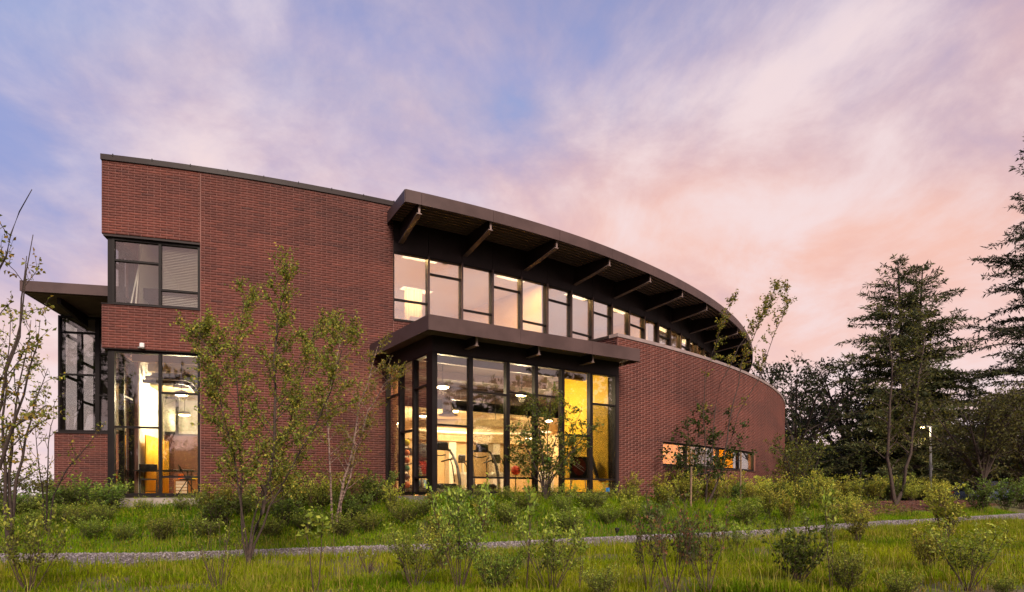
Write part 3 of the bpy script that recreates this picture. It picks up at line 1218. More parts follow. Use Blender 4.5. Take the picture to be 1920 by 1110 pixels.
def treadmill(fr, label):
    """user faces out of the window: deck runs inward (b), console near b=0"""
    e = empty('treadmill', fr.p(0, 0, 0), label, 'treadmill', 'treadmills behind the gym glass')
    MB().rbox(fr, -.40, .40, .0, 1.75, .02, .20, .03).build('deck', M['grey_plastic'], e)
    MB().box(fr, -.25, .25, .36, 1.70, .201, .216).build('belt', M['black_plastic'], e)
    MB().rbox(fr, -.33, .33, -.02, .34, .202, .34, .05).build('motor_cover', M['black_plastic'], e)
    for s in (-1, 1):
        pts = [fr.p(s * .42, .05, .10), fr.p(s * .42, .08, .45), fr.p(s * .41, .18, .85), fr.p(s * .37, .32, 1.15), fr.p(s * .30, .42, 1.33)]
        MB().tube(pts, [.050, .048, .044, .040, .034], 10).build('upright', M['silver'], e, True)
        MB().tube([fr.p(s * .38, .28, 1.08), fr.p(s * .36, .55, 1.06), fr.p(s * .36, .95, 1.02)], .022, 8).build('handrail', M['black_plastic'], e, True)
    MB().tube([fr.p(-.31, .41, 1.32), fr.p(-.15, .38, 1.36), fr.p(.15, .38, 1.36), fr.p(.31, .41, 1.32)], .04, 10).build('crossbar', M['grey_plastic'], e, True)
    MB().rbox(fr, -.20, .20, .30, .40, 1.31, 1.56, .04).build('console', M['black_plastic'], e)
    MB().tube([fr.p(-.22, .5, 1.20), fr.p(-.1, .58, 1.17), fr.p(.1, .58, 1.17), fr.p(.22, .5, 1.20)], .018, 8).build('grip', M['black_plastic'], e, True)
    return e


def gym_fr(px, z, rot=0, zz=-.03):
    q = P(px, HZ, z)
    return Fr(q.x, q.y, 33.2 + rot, zz)


treadmill(gym_fr(842, 18.75, 6), 'silver treadmill behind the first wide pane of the gym bay')
treadmill(gym_fr(914, 19.6, -4), 'silver treadmill behind the second wide pane of the gym bay')
treadmill(gym_fr(775, 21.2, 12), 'treadmill half hidden by the bay corner post near the ball racks')

# rack of medicine balls
rq = P(762, HZ, 19.6)
rk = empty('ball_rack', (rq.x, rq.y, -.03), 'slim black upright rack holding small medicine balls', 'rack')
RF = Fr(rq.x, rq.y, 33.2)
for s in (-1, 1):
    MB().tube([RF.p(s * .10, .09, -.02), RF.p(s * .10, .09, 1.70)], .014, 6).build('pole', M['black_plastic'], rk)
MB().box(RF, -.22, .22, -.12, .22, -.029, .0).build('base', M['black_plastic'], rk)
balls = [(830, 'yellow', 'yellow medicine ball at the top of the slim rack'), (849, 'orange', 'orange medicine ball second from the top of the slim rack'),
         (863, 'orange', 'orange medicine ball third from the top of the slim rack'), (878, 'green', 'green medicine ball in the middle of the slim rack'),
         (894, 'brown', 'dark brown medicine ball second from the bottom of the rack'), (909, 'orange', 'large orange medicine ball at the bottom of the slim rack')]
for py, c, lab in balls:
    z = (HZ - py) * 19.6 / F
    r = .095 if c not in ('brown',) else .10
    if py in (830, 909): r = .108
    m = MB()
    m.tube([RF.p(-.10, .09, z - r - .02), RF.p(-.08, -.02, z - r - .012), RF.p(.08, -.02, z - r - .012), RF.p(.10, .09, z - r - .02)], .008, 5)
    m.build('cradle', M['black_plastic'], rk)
    tag(MB().ball(RF.p(0, -.02, z), r, 18, 12).build('medicine_ball', M['ball_' + c], None, True), lab, 'ball', 'medicine balls on the slim rack')

sq = P(791, HZ, 22.0)
stn = empty('ball_stand', (sq.x, sq.y, -.03), 'tall frame holding three big exercise balls', 'stand')
SF = Fr(sq.x, sq.y, 33.2)
for s, b in ((-.22, .25), (.22, .25), (-.22, -.2), (.22, -.2)):
    MB().tube([SF.p(s, b, -.03), SF.p(s, b, 1.25)], .016, 6).build('post', M['silver'], stn)
for py, c, r, lab in ((848, 'grey', .30, 'grey blue exercise ball on top of the tall frame'), (880, 'red', .29, 'red exercise ball in the middle of the tall frame'), (914, 'blue', .28, 'pale blue exercise ball at the bottom of the tall frame')):
    z = (HZ - py) * 22.0 / F
    ring = [SF.p(.24 * math.cos(t), .24 * math.sin(t), z - r * .62) for t in np.linspace(0, 2 * math.pi, 15)]
    MB().tube(ring, .012, 5, False).build('ring', M['silver'], stn)
    tag(MB().ball(SF.p(0, 0, z), r, 24, 14).build('exercise_ball', M['ball_' + c], None, True), lab, 'ball', 'exercise balls on the tall frame')


def elliptical(fr, label):
    e = empty('elliptical_trainer', fr.p(0, 0, 0), label, 'exercise machine', 'white trainers at the back of the gym')
    MB().rbox(fr, -.28, .28, -.3, .3, .02, .85, .08).build('body', M['white_steel'], e)
    MB().tube([fr.p(0, 0, .84), fr.p(0, .05, 1.25)], .05, 10).build('column', M['white_steel'], e)
    MB().rbox(fr, -.16, .16, 0, .12, 1.2, 1.52, .04).build('console', M['black_plastic'], e)
    for s in (-1, 1):
        MB().tube([fr.p(s * .32, .1, .5), fr.p(s * .34, .2, 1.1), fr.p(s * .3, .38, 1.35), fr.p(s * .22, .36, 1.42)], .022, 8).build('arm', M['black_plastic'], e, True)
        MB().rbox(fr, s * .22 - .09, s * .22 + .09, .4, .85, .22, .28, .02).build('pedal', M['black_plastic'], e)
    return e


elliptical(gym_fr(868, 24.5, 10), 'white trainer behind the first treadmill')
elliptical(gym_fr(931, 24.5, -20), 'white trainer behind the second treadmill')
elliptical(gym_fr(1020, 24.0, 10), 'white trainer seen through the maple leaves')


def cable_machine(fr):
    e = empty('cable_machine', fr.p(0, 0, 0), 'white cable weight machine in front of the yellow wall', 'exercise machine')
    for a in (-.35, .35):
        MB().box(fr, a - .04, a + .04, -.04, .04, .0, 1.72).build('upright', M['white_steel'], e)
    MB().box(fr, -.45, .45, -.04, .04, 1.722, 1.80).build('top_bar', M['white_steel'], e)
    MB().box(fr, -.45, .45, -.35, .35, .0, .06).build('base', M['white_steel'], e)
    for a in (-.08, .08):
        MB().tube([fr.p(a, 0, .06), fr.p(a, 0, 1.72)], .014, 6).build('guide_rod', M['silver'], e)
    MB().box(fr, -.16, .16, -.10, .10, .10, .75).build('weight_stack', M['grey_plastic'], e)


cable_machine(gym_fr(1112, 22.3, -25))


def seat_machine(fr):
    e = empty('weight_bench', fr.p(0, 0, 0), 'black padded seat of a weight machine by the yellow wall', 'weight bench')
    MB().box(fr, -.30, .30, -.4, .4, .0, .06).build('base', M['silver'], e)
    MB().tube([fr.p(0, 0, .05), fr.p(0, .0, .45)], .04, 8).build('post', M['silver'], e)
    MB().rbox(fr, -.19, .19, -.22, .2, .45, .54, .03).build('seat', M['black_plastic'], e)
    m = MB()
    f2 = Fr(fr.o.x, fr.o.y, math.degrees(math.atan2(fr.a.y, fr.a.x)), fr.o.z)
    q = []
    for z, b, wdt in ((.54, .24, .16), (.75, .30, .17), (1.0, .37, .16), (1.18, .42, .13), (1.24, .44, .09)):
        q.append([f2.p(-wdt, b - .05, z), f2.p(wdt, b - .05, z), f2.p(wdt, b + .05, z), f2.p(-wdt, b + .05, z)])
    for i in range(len(q) - 1):
        m.hexa(q[i] + q[i + 1])
    m.build('backrest', M['black_plastic'], e)


seat_machine(gym_fr(1134, 21.15, 55))


def sign_board(fr):
    e = empty('easel_board', fr.p(0, 0, 0), 'black board on an easel with a dark red striped disc', 'board')
    for s in (-1, 1):
        MB().tube([fr.p(s * .34, -.02, .0), fr.p(s * .20, .06, 1.2)], .016, 6).build('leg', M['silver'], e)
    MB().tube([fr.p(0, .45, .0), fr.p(0, .10, 1.15)], .016, 6).build('leg', M['silver'], e)
    MB().box(fr, -.36, .36, -.04, -.01, .50, 1.22).build('panel', M['black_plastic'], e)
    n = 28
    vs = [fr.p(.27 * math.cos(2 * math.pi * k / n), -.052, .90 + .27 * math.sin(2 * math.pi * k / n)) for k in range(n)]
    vs += [fr.p(.27 * math.cos(2 * math.pi * k / n), -.041, .90 + .27 * math.sin(2 * math.pi * k / n)) for k in range(n)]
    disc = MB().add(vs, [tuple(range(n))] + [(k, (k + 1) % n, n + (k + 1) % n, n + k) for k in range(n)]).build('disc', M['dark_red'], e)
    for dz_, hw in ((.055, .2), (-.055, .2)):
        m = MB()
        q = []
        for b in (-.056, -.053):
            for a, z in ((-hw, .105 - .012), (hw, -.105 - .012), (hw, -.105 + .012), (-hw, .105 + .012)):
                q.append(fr.p(a, b, .90 + z + dz_))
        m.hexa(q).build('stripe', M['paper'], disc)
    for k in range(5):
        a = -.08 + k * .035
        MB().box(fr, a, a + .02, -.056, -.053, .895 - a * .52 - .012, .895 - a * .52 + .012).build('letter', M['paper'], disc)


sign_board(gym_fr(1084, 20.65, 0))
tag(MB().ball(P(967, 882, 21.5), .16, 18, 12).build('punch_ball', M['ball_red'], None, True), 'red ball left of the maple stems inside the gym', 'ball')
MB_ = MB().tube([P(967, 882, 21.5) - Vector((0, 0, .15)), P(967, 930, 21.5)], .02, 6)
pst = MB_.build('ball_post', M['black_plastic'], None)
tag(pst, 'thin black post under the red ball in the gym', 'post')
gq_ = P(1030, 862, 21.8)
tag(MB().ball(gq_, .085, 16, 10).build('hand_ball', M['ball_lime'], None, True), 'small bright green ball behind the maple crown', 'ball')
sh = empty('shelf_stand', (gq_.x, gq_.y, -.03), 'dark stand under the small green ball', 'stand')
MB().tube([(gq_.x, gq_.y, -.03), (gq_.x, gq_.y, gq_.z - .10)], .03, 8).build('post', M['black_plastic'], sh)
MB().lathe((gq_.x, gq_.y, gq_.z - .10), [(.14, 0), (.14, .02)], 14).build('top', M['black_plastic'], sh)
wp = P(738, HZ, 20.3)
tag(MB().tube([(wp.x, wp.y, -.03), (wp.x, wp.y, 2.2), (wp.x + .03, wp.y, 4.04)], [.12, .11, .11], 14).build('timber_post', M['cabinet_wood'], None, True),
    'pale timber post behind the leftmost narrow bay pane', 'post')


# ---- corner room
def drape(fr, a0, a1, b, z0, z1, name, mat, label, amp=.06, waves=9):
    n = waves * 8
    vs, fs = [], []
    for i in range(n + 1):
        t = i / n
        a = a0 + (a1 - a0) * t
        for off in (0, .012):
            bb = b + amp * math.sin(t * waves * 2 * math.pi + 1.6 * math.sin(t * 9.0)) * (.75 + .45 * math.sin(t * 17 + waves)) + off
            vs += [fr.p(a, bb, z0), fr.p(a + .01 * math.sin(t * 40), bb, z1)]
    for i in range(n):
        k = 4 * i
        fs += [(k, k + 4, k + 5, k + 1), (k + 2, k + 3, k + 7, k + 6), (k + 1, k + 5, k + 7, k + 3), (k, k + 2, k + 6, k + 4)]
    o = MB().add(vs, fs).build(name, M[mat], None, True)
    return tag(o, label, 'curtain')


CR = fr_at(1.2, 0)
drape(CR, -.95, .42, 4.65, .02, 1.62, 'curtain', 'curtain', 'bright golden curtain behind the right pane of the lower corner window', .05, 7)
drape(SIDE, 2.05, 4.5, -.48, .02, 1.74, 'curtain', 'curtain', 'golden brown curtain behind the left pane of the lower corner window', .05, 9)


def folding_chair(fr, label):
    e = empty('folding_chair', fr.p(0, 0, 0), label, 'chair', 'black folding chairs in the corner room')
    for s in (-.21, .21):
        MB().tube([fr.p(s, -.24, 0), fr.p(s, .02, .46), fr.p(s, .22, .86)], .013, 6).build('leg', M['black_plastic'], e)
        MB().tube([fr.p(s * .92, .26, 0), fr.p(s * .92, .0, .44)], .013, 6).build('leg', M['black_plastic'], e)
    MB().rbox(fr, -.20, .20, -.20, .20, .43, .465, .012).build('seat', M['black_plastic'], e)
    m = MB()
    m.hexa([fr.p(-.20, .14, .66), fr.p(.20, .14, .66), fr.p(.20, .16, .655), fr.p(-.20, .16, .655),
            fr.p(-.20, .22, .86), fr.p(.20, .22, .86), fr.p(.20, .24, .855), fr.p(-.20, .24, .855)])
    m.build('backrest', M['black_plastic'], e)
    MB().tube([fr.p(-.2, -.18, .12), fr.p(.2, -.18, .12)], .01, 6).build('stretcher', M['black_plastic'], e)


def crf(a, b, rot):
    q = CR.p(a, b, -.03)
    return Fr(q.x, q.y, math.degrees(cth(1.2)) + rot, -.03)


folding_chair(crf(-.32, .95, 190), 'black folding chair seen from behind in the left pane of the corner window')
folding_chair(crf(.62, 1.15, 100), 'black folding chair seen side-on in the right pane of the corner window')
tb = empty('folding_table', CR.p(.1, 1.9, -.03), 'dark folding table between the two chairs in the corner room', 'table')
TF = crf(.1, 1.9, 0)
MB().rbox(TF, -.95, .6, -.35, .35, .70, .735, .012).build('top', M['black_plastic'], tb)
for a in (-.8, .45):
    for b in (-.28, .28):
        MB().tube([TF.p(a, b, 0), TF.p(a, b, .70)], .016, 6).build('leg', M['black_plastic'], tb)
for k, (a, b, r) in enumerate(((.2, -.1, 20), (.38, .1, -15))):
    f = Fr(TF.p(a, b, 0).x, TF.p(a, b, 0).y, r, TF.o.z)
    tag(MB().box(f, -.15, .15, -.11, .11, .737 + .02 * k, .752 + .02 * k).build('paper_stack', M['paper'], None),
        ('loose white papers near the middle of the dark table', 'white papers at the right end of the dark table')[k], 'paper', 'papers on the folding table')
cbn = empty('low_cabinet', CR.p(.25, 3.4, -.03), 'low brown wooden cabinet right of the side-on chair', 'cabinet')
CF2 = crf(.25, 3.4, 0)
MB().box(CF2, -.35, .75, -.25, .25, .0, .48).build('body', M['cabinet_wood'], cbn)
MB().box(CF2, -.38, .78, -.28, .28, .482, .51).build('top', M['cabinet_wood'], cbn)
for k in range(4):
    MB().box(CF2, -.30, .05, -.262, -.251, .06 + .1 * k, .14 + .1 * k).build('drawer', M['paper'], cbn)
for k, (a, c, h) in enumerate(((-.2, 'ball_orange', .16), (0.0, 'black_plastic', .12), (.2, 'ball_yellow', .1), (.4, 'paper', .2))):
    tag(MB().rbox(CF2, a - .07, a + .07, -.1, .08, .511, .511 + h, .015).build('desk_box', M[c], None),
        ['orange box', 'black box', 'yellow box', 'white box'][k] + ' standing on the low brown cabinet', 'box', 'boxes on the low cabinet')
dw = empty('inner_window', CR.p(1.0, 5.5, 0), 'dark inner window with white frame in the corner room', 'window')
DW = crf(.75, 5.45, 0)
MB().box(DW, -.35, 1.0, .0, .04, .55, 2.15).build('pane', M['car_glass'], dw)
for a0, a1, z0, z1 in ((-.42, -.351, .5, 2.2), (1.001, 1.07, .5, 2.2), (-.35, 1.0, .48, .549), (-.35, 1.0, 2.151, 2.22), (-.35, 1.0, 1.5, 1.54)):
    MB().box(DW, a0, a1, -.03, .041, z0, z1).build('frame', M['sheer'], dw)
for k, z in enumerate((3.3, 3.45)):
    pq = empty('ceiling_pipe', CR.p(-.6, 2.0 + .3 * k, z), ['lower', 'upper'][k] + ' dark pipe bending under the corner room ceiling', 'pipe', 'ceiling pipes')
    MB().tube([CR.p(-.7, 2.0 + .3 * k, z), CR.p(.35, 2.0 + .3 * k, z), CR.p(.55, 2.05 + .3 * k, z - .05), CR.p(.75, 2.1 + .3 * k, z - .3)], .055, 10).build('pipe', M['bronze_metal'], pq, True)
for b in (1.2, 2.8, 4.4):
    MB().box(CR, -.8, 3.2, b, b + .12, 3.72, 4.055).build('ceiling_beam', M['tan_ceiling'], B)
MB().box(CR, -.8, 3.2, 3.0, 5.6, 3.30, 3.36).build('ceiling', M['tan_ceiling'], B)

# ---- upper corner room: slatted blind in the right pane, leaning rails in the left
ub0, ub1 = cpt(1.36, -.26), cpt(2.26, -.26)
UB = Fr(ub0[0], ub0[1], math.degrees(math.atan2(ub1[1] - ub0[1], ub1[0] - ub0[0])))
ul = math.hypot(ub1[0] - ub0[0], ub1[1] - ub0[1])
bl = empty('window_blind', (ub0[0], ub0[1], 5.0), 'white slatted blind in the right pane of the upper corner window', 'blind')
slat = MB().hexa([UB.p(0, -.018, -.010), UB.p(ul, -.018, -.010), UB.p(ul, .018, .008), UB.p(0, .018, .008),
                  UB.p(0, -.018, -.008), UB.p(ul, -.018, -.008), UB.p(ul, .018, .010), UB.p(0, .018, .010)]).mesh('slat', M['white_paint'])
for k in range(38):
    o = link_obj('slat', slat, bl)
    o.location = (0, 0, 5.08 + k * .043)
MB().box(UB, 0, ul, -.025, .025, 6.69, 6.73).build('headrail', M['white_paint'], bl)
for k, (a, t) in enumerate(((.35, .18), (.55, -.1))):
    q0 = cpt(a, -.7)
    tag(MB().tube([(q0[0], q0[1], 4.43), (q0[0] + t, q0[1] + .5, 6.9)], .02, 6).build('leaning_pole', M['white_paint'], None),
        ['pale pole leaning left', 'pale pole leaning upright'][k] + ' inside the upper corner window', 'pole', 'poles in the upper corner room')
uc = empty('ceiling_panel_light', (*cpt(3.4, -1.1), 7.48), 'ceiling panel light of the upper corner room', 'ceiling light', 'ceiling panel lights upstairs')
cf = fr_at(3.4, -1.1)
MB().box(cf, -.3, .3, -.6, .6, 7.47, 7.498).build('frame', M['white_plastic'], uc)
MB().box(cf, -.26, .26, -.56, .56, 7.463, 7.469).build('diffuser', M['troffer_glow'], uc)
panel_light('glow', (cf.o.x, cf.o.y, 7.455), 14, uc, (1, .86, .68), .5, 1.1, cth(2.0))

# ---- upper floor lights
for k, (s, o) in enumerate(((8.7, -.48), (9.9, -3.6), (12.2, -.48), (15.5, -.48), (18.2, -.48), (22.2, -.48), (25.2, -.48), (29.3, -.48), (33, -.48))):
    f = fr_at(s, o)
    e = empty('ceiling_panel_light', (f.o.x, f.o.y, 7.48), 'glowing ceiling panel light upstairs, %s from the tall brick wall' % ordinal(k), 'ceiling light', 'ceiling panel lights upstairs')
    MB().box(f, -.62, .62, -.24, .24, 7.47, 7.498).build('frame', M['white_plastic'], e)
    MB().box(f, -.58, .58, -.20, .20, 7.463, 7.469).build('diffuser', M['troffer_glow'], e)
    panel_light('glow', (f.o.x, f.o.y, 7.455), 130 if s < 14 else 115, e, (1, .60, .22), 1.1, .36, cth(s))
drape(fr_at(8.45), -.05, .55, 1.2, 4.9, 6.7, 'curtain', 'sheer', 'pale folded curtain inside the first ribbon window', .04, 5)
vs_ = fr_at(8.5, -1.0)
ob = empty('upholstered_chair', (vs_.o.x, vs_.o.y, 4.43), 'grey chair back inside the first ribbon window', 'chair')
MB().rbox(vs_, .0, .42, -.05, .05, 5.0, 5.75, .03).build('backrest', M['grey_plastic'], ob)
MB().rbox(vs_, .0, .42, -.45, -.051, 4.86, 4.95, .03).build('seat', M['grey_plastic'], ob)
for a in (.03, .39):
    for b in (-.4, 0.0):
        MB().tube([vs_.p(a, b, 4.43), vs_.p(a, b, 4.88)], .015, 6).build('leg', M['silver'], ob)
# rooms behind the strip window
for k, s in enumerate(((WS[0] + WS[1]) / 2, (WS[2] + WS[3]) / 2)):
    f = fr_at(s, LOFF(s) - 1.1)
    e = empty('floor_lamp', (f.o.x, f.o.y, 2.2), ['lamp glowing behind the first strip window blind', 'lamp glowing behind the second strip window blind'][k], 'lamp')
    MB().lathe((f.o.x, f.o.y, 2.2), [(.05, -.1), (.12, -.05), (.12, .05), (.05, .1)], 14).build('globe', M['cove_glow'], e)
    MB().tube([(f.o.x, f.o.y, -.03), (f.o.x, f.o.y, 2.1)], .02, 8).build('stem', M['black_plastic'], e)
    lamp_light('bulb', (f.o.x, f.o.y, 2.0), 420, e, (1, .66, .22), .2)
# ------------------------------------------------------------------ ground, path, grass
PX = [-30, -14, -10.1, -7.5, -5.6, -3.7, 0, 2.1, 4.3, 6.7, 8.8, 11.1, 13.6, 19.2, 30]
PY = [12.6, 12.8, 13.0, 13.1, 13.9, 14.5, 15.0, 15.5, 16.2, 17.2, 18.5, 20.1, 21.4, 25.2, 33]
PG = [-1.3, -1.3, -1.3, -1.3, -1.3, -1.27, -1.2, -1.13, -1.09, -1.05, -1.0, -.95, -.92, -.88, -.80]
BX = [-30, -16, -14.6, -11, -10.6, -7, -4.0, -2.4, -2.0, 0, 3.3, 5.0, 8, 11.0, 14, 20, 30]
BY = [20, 20.4, 20.6, 20.4, 16.9, 17.9, 18.6, 18.3, 17.0, 18.3, 20.6, 22.3, 24.2, 25.6, 27.2, 31.5, 39]
BG = [-.55, -.55, -.5, -.45, -.45, -.42, -.38, -.30, -.20, -.16, -.20, -.25, -.30, -.34, -.36, -.36, -.36]


def hash_noise(x, y, f):
    return (np.sin(x * f * 1.7 + 1.3 * np.sin(y * f * 1.1 + 2.0)) + np.sin(y * f * 1.9 + 1.7 * np.sin(x * f * .8 + .5))) * .5


def gz(x, y):
    x = np.asarray(x, float); y = np.asarray(y, float)
    xp = np.clip(x, -30, 30)
    yp, gp_ = np.interp(xp, PX, PY), np.interp(xp, PX, PG)
    yb, gb = np.interp(xp, BX, BY), np.interp(xp, BX, BG)
    t = np.clip((y - yp - .8) / np.maximum(yb - .2 - yp - .8, .3), 0, 1)
    t = t * t * (3 - 2 * t)
    g = gp_ + (gb - gp_) * t
    front = np.clip((yp - .8 - y) / 5.0, 0, 1)
    g = g - .10 * front
    back = np.clip((y - yb - 1.0) / 9.0, 0, 1)
    g = g - .35 * back * (x > 9) - .5 * back * (x < -14.6)
    amp = np.where((np.abs(y - yp) < 1.1), .006, .03)
    inside = (y > yb - .2) & (x < 16) & (x > -15)
    g = g + np.where(inside, 0, amp * hash_noise(x, y, 1.3))
    return g


def ghit(px, py, lo=7.0, hi=80.0):
    """where the sight line through a photograph position meets the ground"""
    for z in np.arange(lo, hi, .05):
        x = (px - 960) * z / F
        if -15 < x < 10 and z > np.interp(x, BX, BY) - .35:
            return float(x), float(z), float(gz(x, z))
        if gz(x, z) >= (HZ - py) * z / F:
            return float(x), float(z), float(gz(x, z))
    return float((px - 960) * hi / F), hi, float(gz((px - 960) * hi / F, hi))


def axis(a, b, step, far, mul=1.35):
    v = list(np.arange(a, b + 1e-6, step))
    s, q = step, b
    while q < far:
        s *= mul; q += s; v.append(q)
    s, q = step, a
    while q > -far:
        s *= mul; q -= s; v.insert(0, q)
    return np.array(v)


gx_, gy_ = axis(-22, 34, .35, 900), axis(-6, 44, .35, 900)
XX, YY = np.meshgrid(gx_, gy_)
ZZ = gz(XX, YY)
nx_, ny_ = len(gx_), len(gy_)
V = np.stack([XX.ravel(), YY.ravel(), ZZ.ravel()], 1)
ii = (np.arange(ny_ - 1)[:, None] * nx_ + np.arange(nx_ - 1)[None]).ravel()
Lp = np.stack([ii, ii + 1, ii + nx_ + 1, ii + nx_], 1)
tag(link_obj('ground', np_mesh('ground', V, Lp, np.full(len(Lp), 4), M['soil'], smooth=True)), 'sloping ground under the grass', None, kind='structure')

# gravel path: a bed a little proud of the soil, with loose stones
pxs = np.arange(-20, 28.01, .3)
pyc = np.interp(pxs, PX, PY)
hw = .88 + .10 * np.sin(pxs * 1.3) + .08 * np.sin(pxs * 3.1 + 1)
vs, fs = [], []
cols_ = 9
for i, x in enumerate(pxs):
    for j in range(cols_):
        k = -1 + 2 * j / (cols_ - 1)
        y = pyc[i] + k * hw[i] * (1 + .06 * math.sin(x * 7 + j))
        vs.append((x, y, float(gz(x, y)) + .006 + .09 * (1 - k * k)))
for i in range(len(pxs) - 1):
    for j in range(cols_ - 1):
        a = i * cols_ + j
        fs.append((a, a + cols_, a + cols_ + 1, a + 1)[::-1])
path = MB().add(vs, fs).build('gravel_path', M['gravel_bed'], None, True)
tag(path, 'pale gravel footpath curving across the grass', None, kind='structure')


def stones(n, fx, size, flat, cols, mat, name, seed, parent=None):
    r = np.random.default_rng(seed)
    pos = fx(r, n)
    n = len(pos)
    base = np.array([(1, 0, 0), (0, 1, 0), (-1, 0, 0), (0, -1, 0), (0, 0, 1), (0, 0, -1)], float)
    sc = size[0] + (size[1] - size[0]) * r.random((n, 1)) ** 2
    d = base[None] * (1 + r.normal(0, .22, (n, 6, 1))) * np.stack([np.ones(n), r.uniform(.5, 1, n), np.full(n, flat)], 1)[:, None, :]
    an = r.uniform(0, 6.28, n)
    c, s = np.cos(an)[:, None], np.sin(an)[:, None]
    v = np.stack([d[:, :, 0] * c - d[:, :, 1] * s, d[:, :, 0] * s + d[:, :, 1] * c, d[:, :, 2]], 2) * sc[:, None, :] + pos[:, None, :]
    fc = np.array([(0, 1, 4), (1, 2, 4), (2, 3, 4), (3, 0, 4), (1, 0, 5), (2, 1, 5), (3, 2, 5), (0, 3, 5)])
    lp = (fc[None] + (np.arange(n) * 6)[:, None, None]).reshape(-1)
    ca, cb = np.array(cols[0]), np.array(cols[1])
    cc_ = ca + (cb - ca) * r.random((n, 1))
    me = np_mesh(name, v.reshape(-1, 3), lp, np.full(n * 8, 3), mat, np.repeat(cc_, 6, 0))
    return link_obj(name, me, parent)


def on_path(r, n):
    x = r.uniform(-14, 22, n)
    y = np.interp(x, PX, PY)
    k = np.clip(r.normal(0, .62, n), -1.6, 1.6)
    yy = y + k * .92
    return np.stack([x, yy, gz(x, yy) + .012 + .09 * np.clip(1 - k * k, 0, 1)], 1)


st = stones(19000, on_path, (.014, .045), .6, ((.07, .058, .056), (.34, .30, .31)), M['pebble'], 'path_gravel', 3)
tag(st, 'loose grey gravel lying on the footpath', 'gravel', kind='stuff')

# mulch beds on the right
mu = np.array([(12.2, 22.6), (14.5, 24.4), (17.5, 26.8), (21, 29.5), (24, 32), (24, 38), (19, 34.5), (15.5, 31.5), (12.8, 28.5), (11.0, 25.0)])


def in_poly(x, y, poly):
    ins = np.zeros(np.shape(x), bool)
    n = len(poly)
    for i in range(n):
        x0, y0 = poly[i]; x1, y1 = poly[(i + 1) % n]
        c = ((y0 > y) != (y1 > y)) & (x < (x1 - x0) * (y - y0) / (y1 - y0 + 1e-12) + x0)
        ins ^= c
    return ins


vs, fs = [], []
gxm, gym = np.arange(10.5, 25, .4), np.arange(22, 38.5, .4)
idx = {}
for x in gxm:
    for y in gym:
        if in_poly(np.array(x), np.array(y), mu):
            idx[(round(x, 2), round(y, 2))] = len(vs)
            vs.append((x, y, float(gz(x, y)) + .03))
for (x, y), i in idx.items():
    q = [(x, y), (round(x + .4, 2), y), (round(x + .4, 2), round(y + .4, 2)), (x, round(y + .4, 2))]
    if all(k in idx for k in q):
        fs.append(tuple(idx[k] for k in q))
tag(MB().add(vs, fs).build('mulch_bed', M['mulch'], None, True), 'red brown bark mulch bed beyond the path', None, kind='structure')


def on_mulch(r, n):
    x = r.uniform(10.5, 24.5, n * 2); y = r.uniform(22, 38, n * 2)
    k = in_poly(x, y, mu)
    x, y = x[k][:n], y[k][:n]
    return np.stack([x, y, gz(x, y) + .04], 1)


tag(stones(9000, on_mulch, (.03, .09), .25, ((.06, .02, .012), (.17, .06, .03)), M['pebble'], 'bark_chips', 5), 'loose red brown bark chips on the bed', 'mulch', kind='stuff')

# low herbs and seedlings between the shrubs on the bank
def ground_cover():
    r = np.random.default_rng(77)
    n = 900
    x = r.uniform(-15, 15, n)
    yp, yb = np.interp(x, PX, PY), np.interp(x, BX, BY)
    y = yp + 1.2 + np.maximum(yb - yp - 1.6, .2) * r.random(n) ** .7
    h = r.uniform(.10, .34, n) * (.6 + .7 * (y - yp) / np.maximum(yb - yp, 1))
    P_, D_, C_, S_ = [], [], [], []
    cols = np.array([(.10, .19, .012), (.16, .24, .018), (.24, .27, .02), (.07, .13, .012)])
    for i in range(n):
        m = int(r.integers(26, 60))
        q = r.normal(0, 1, (m, 3)) * np.array((h[i] * .55, h[i] * .55, h[i] * .45))
        q[:, 2] = np.abs(q[:, 2]) + .03
        P_.append(q + np.array((x[i], y[i], float(gz(x[i], y[i])))))
        d = q.copy(); d[:, 2] += h[i] * .3
        D_.append(d + r.normal(0, .08, (m, 3)))
        C_.append(cols[r.integers(0, 4)] * r.uniform(.7, 1.3, (m, 1)))
        S_.append(r.uniform(.03, .075, m))
    me = leaf_mesh('ground_cover', np.concatenate(P_), np.concatenate(D_), np.concatenate(S_), np.concatenate(C_), M['leaf'], 78, .5, .6)
    tag(link_obj('ground_cover', me), 'low green herbs between the shrubs on the bank', 'ground cover', kind='stuff')


# car park behind the berm
tag(MB().add([(20, 38, -.69), (60, 38, -.69), (60, 60, -.69), (20, 60, -.69)], [(0, 1, 2, 3)]).build('parking_lot', M['asphalt']), 'asphalt car park behind the hedge', None, kind='structure')


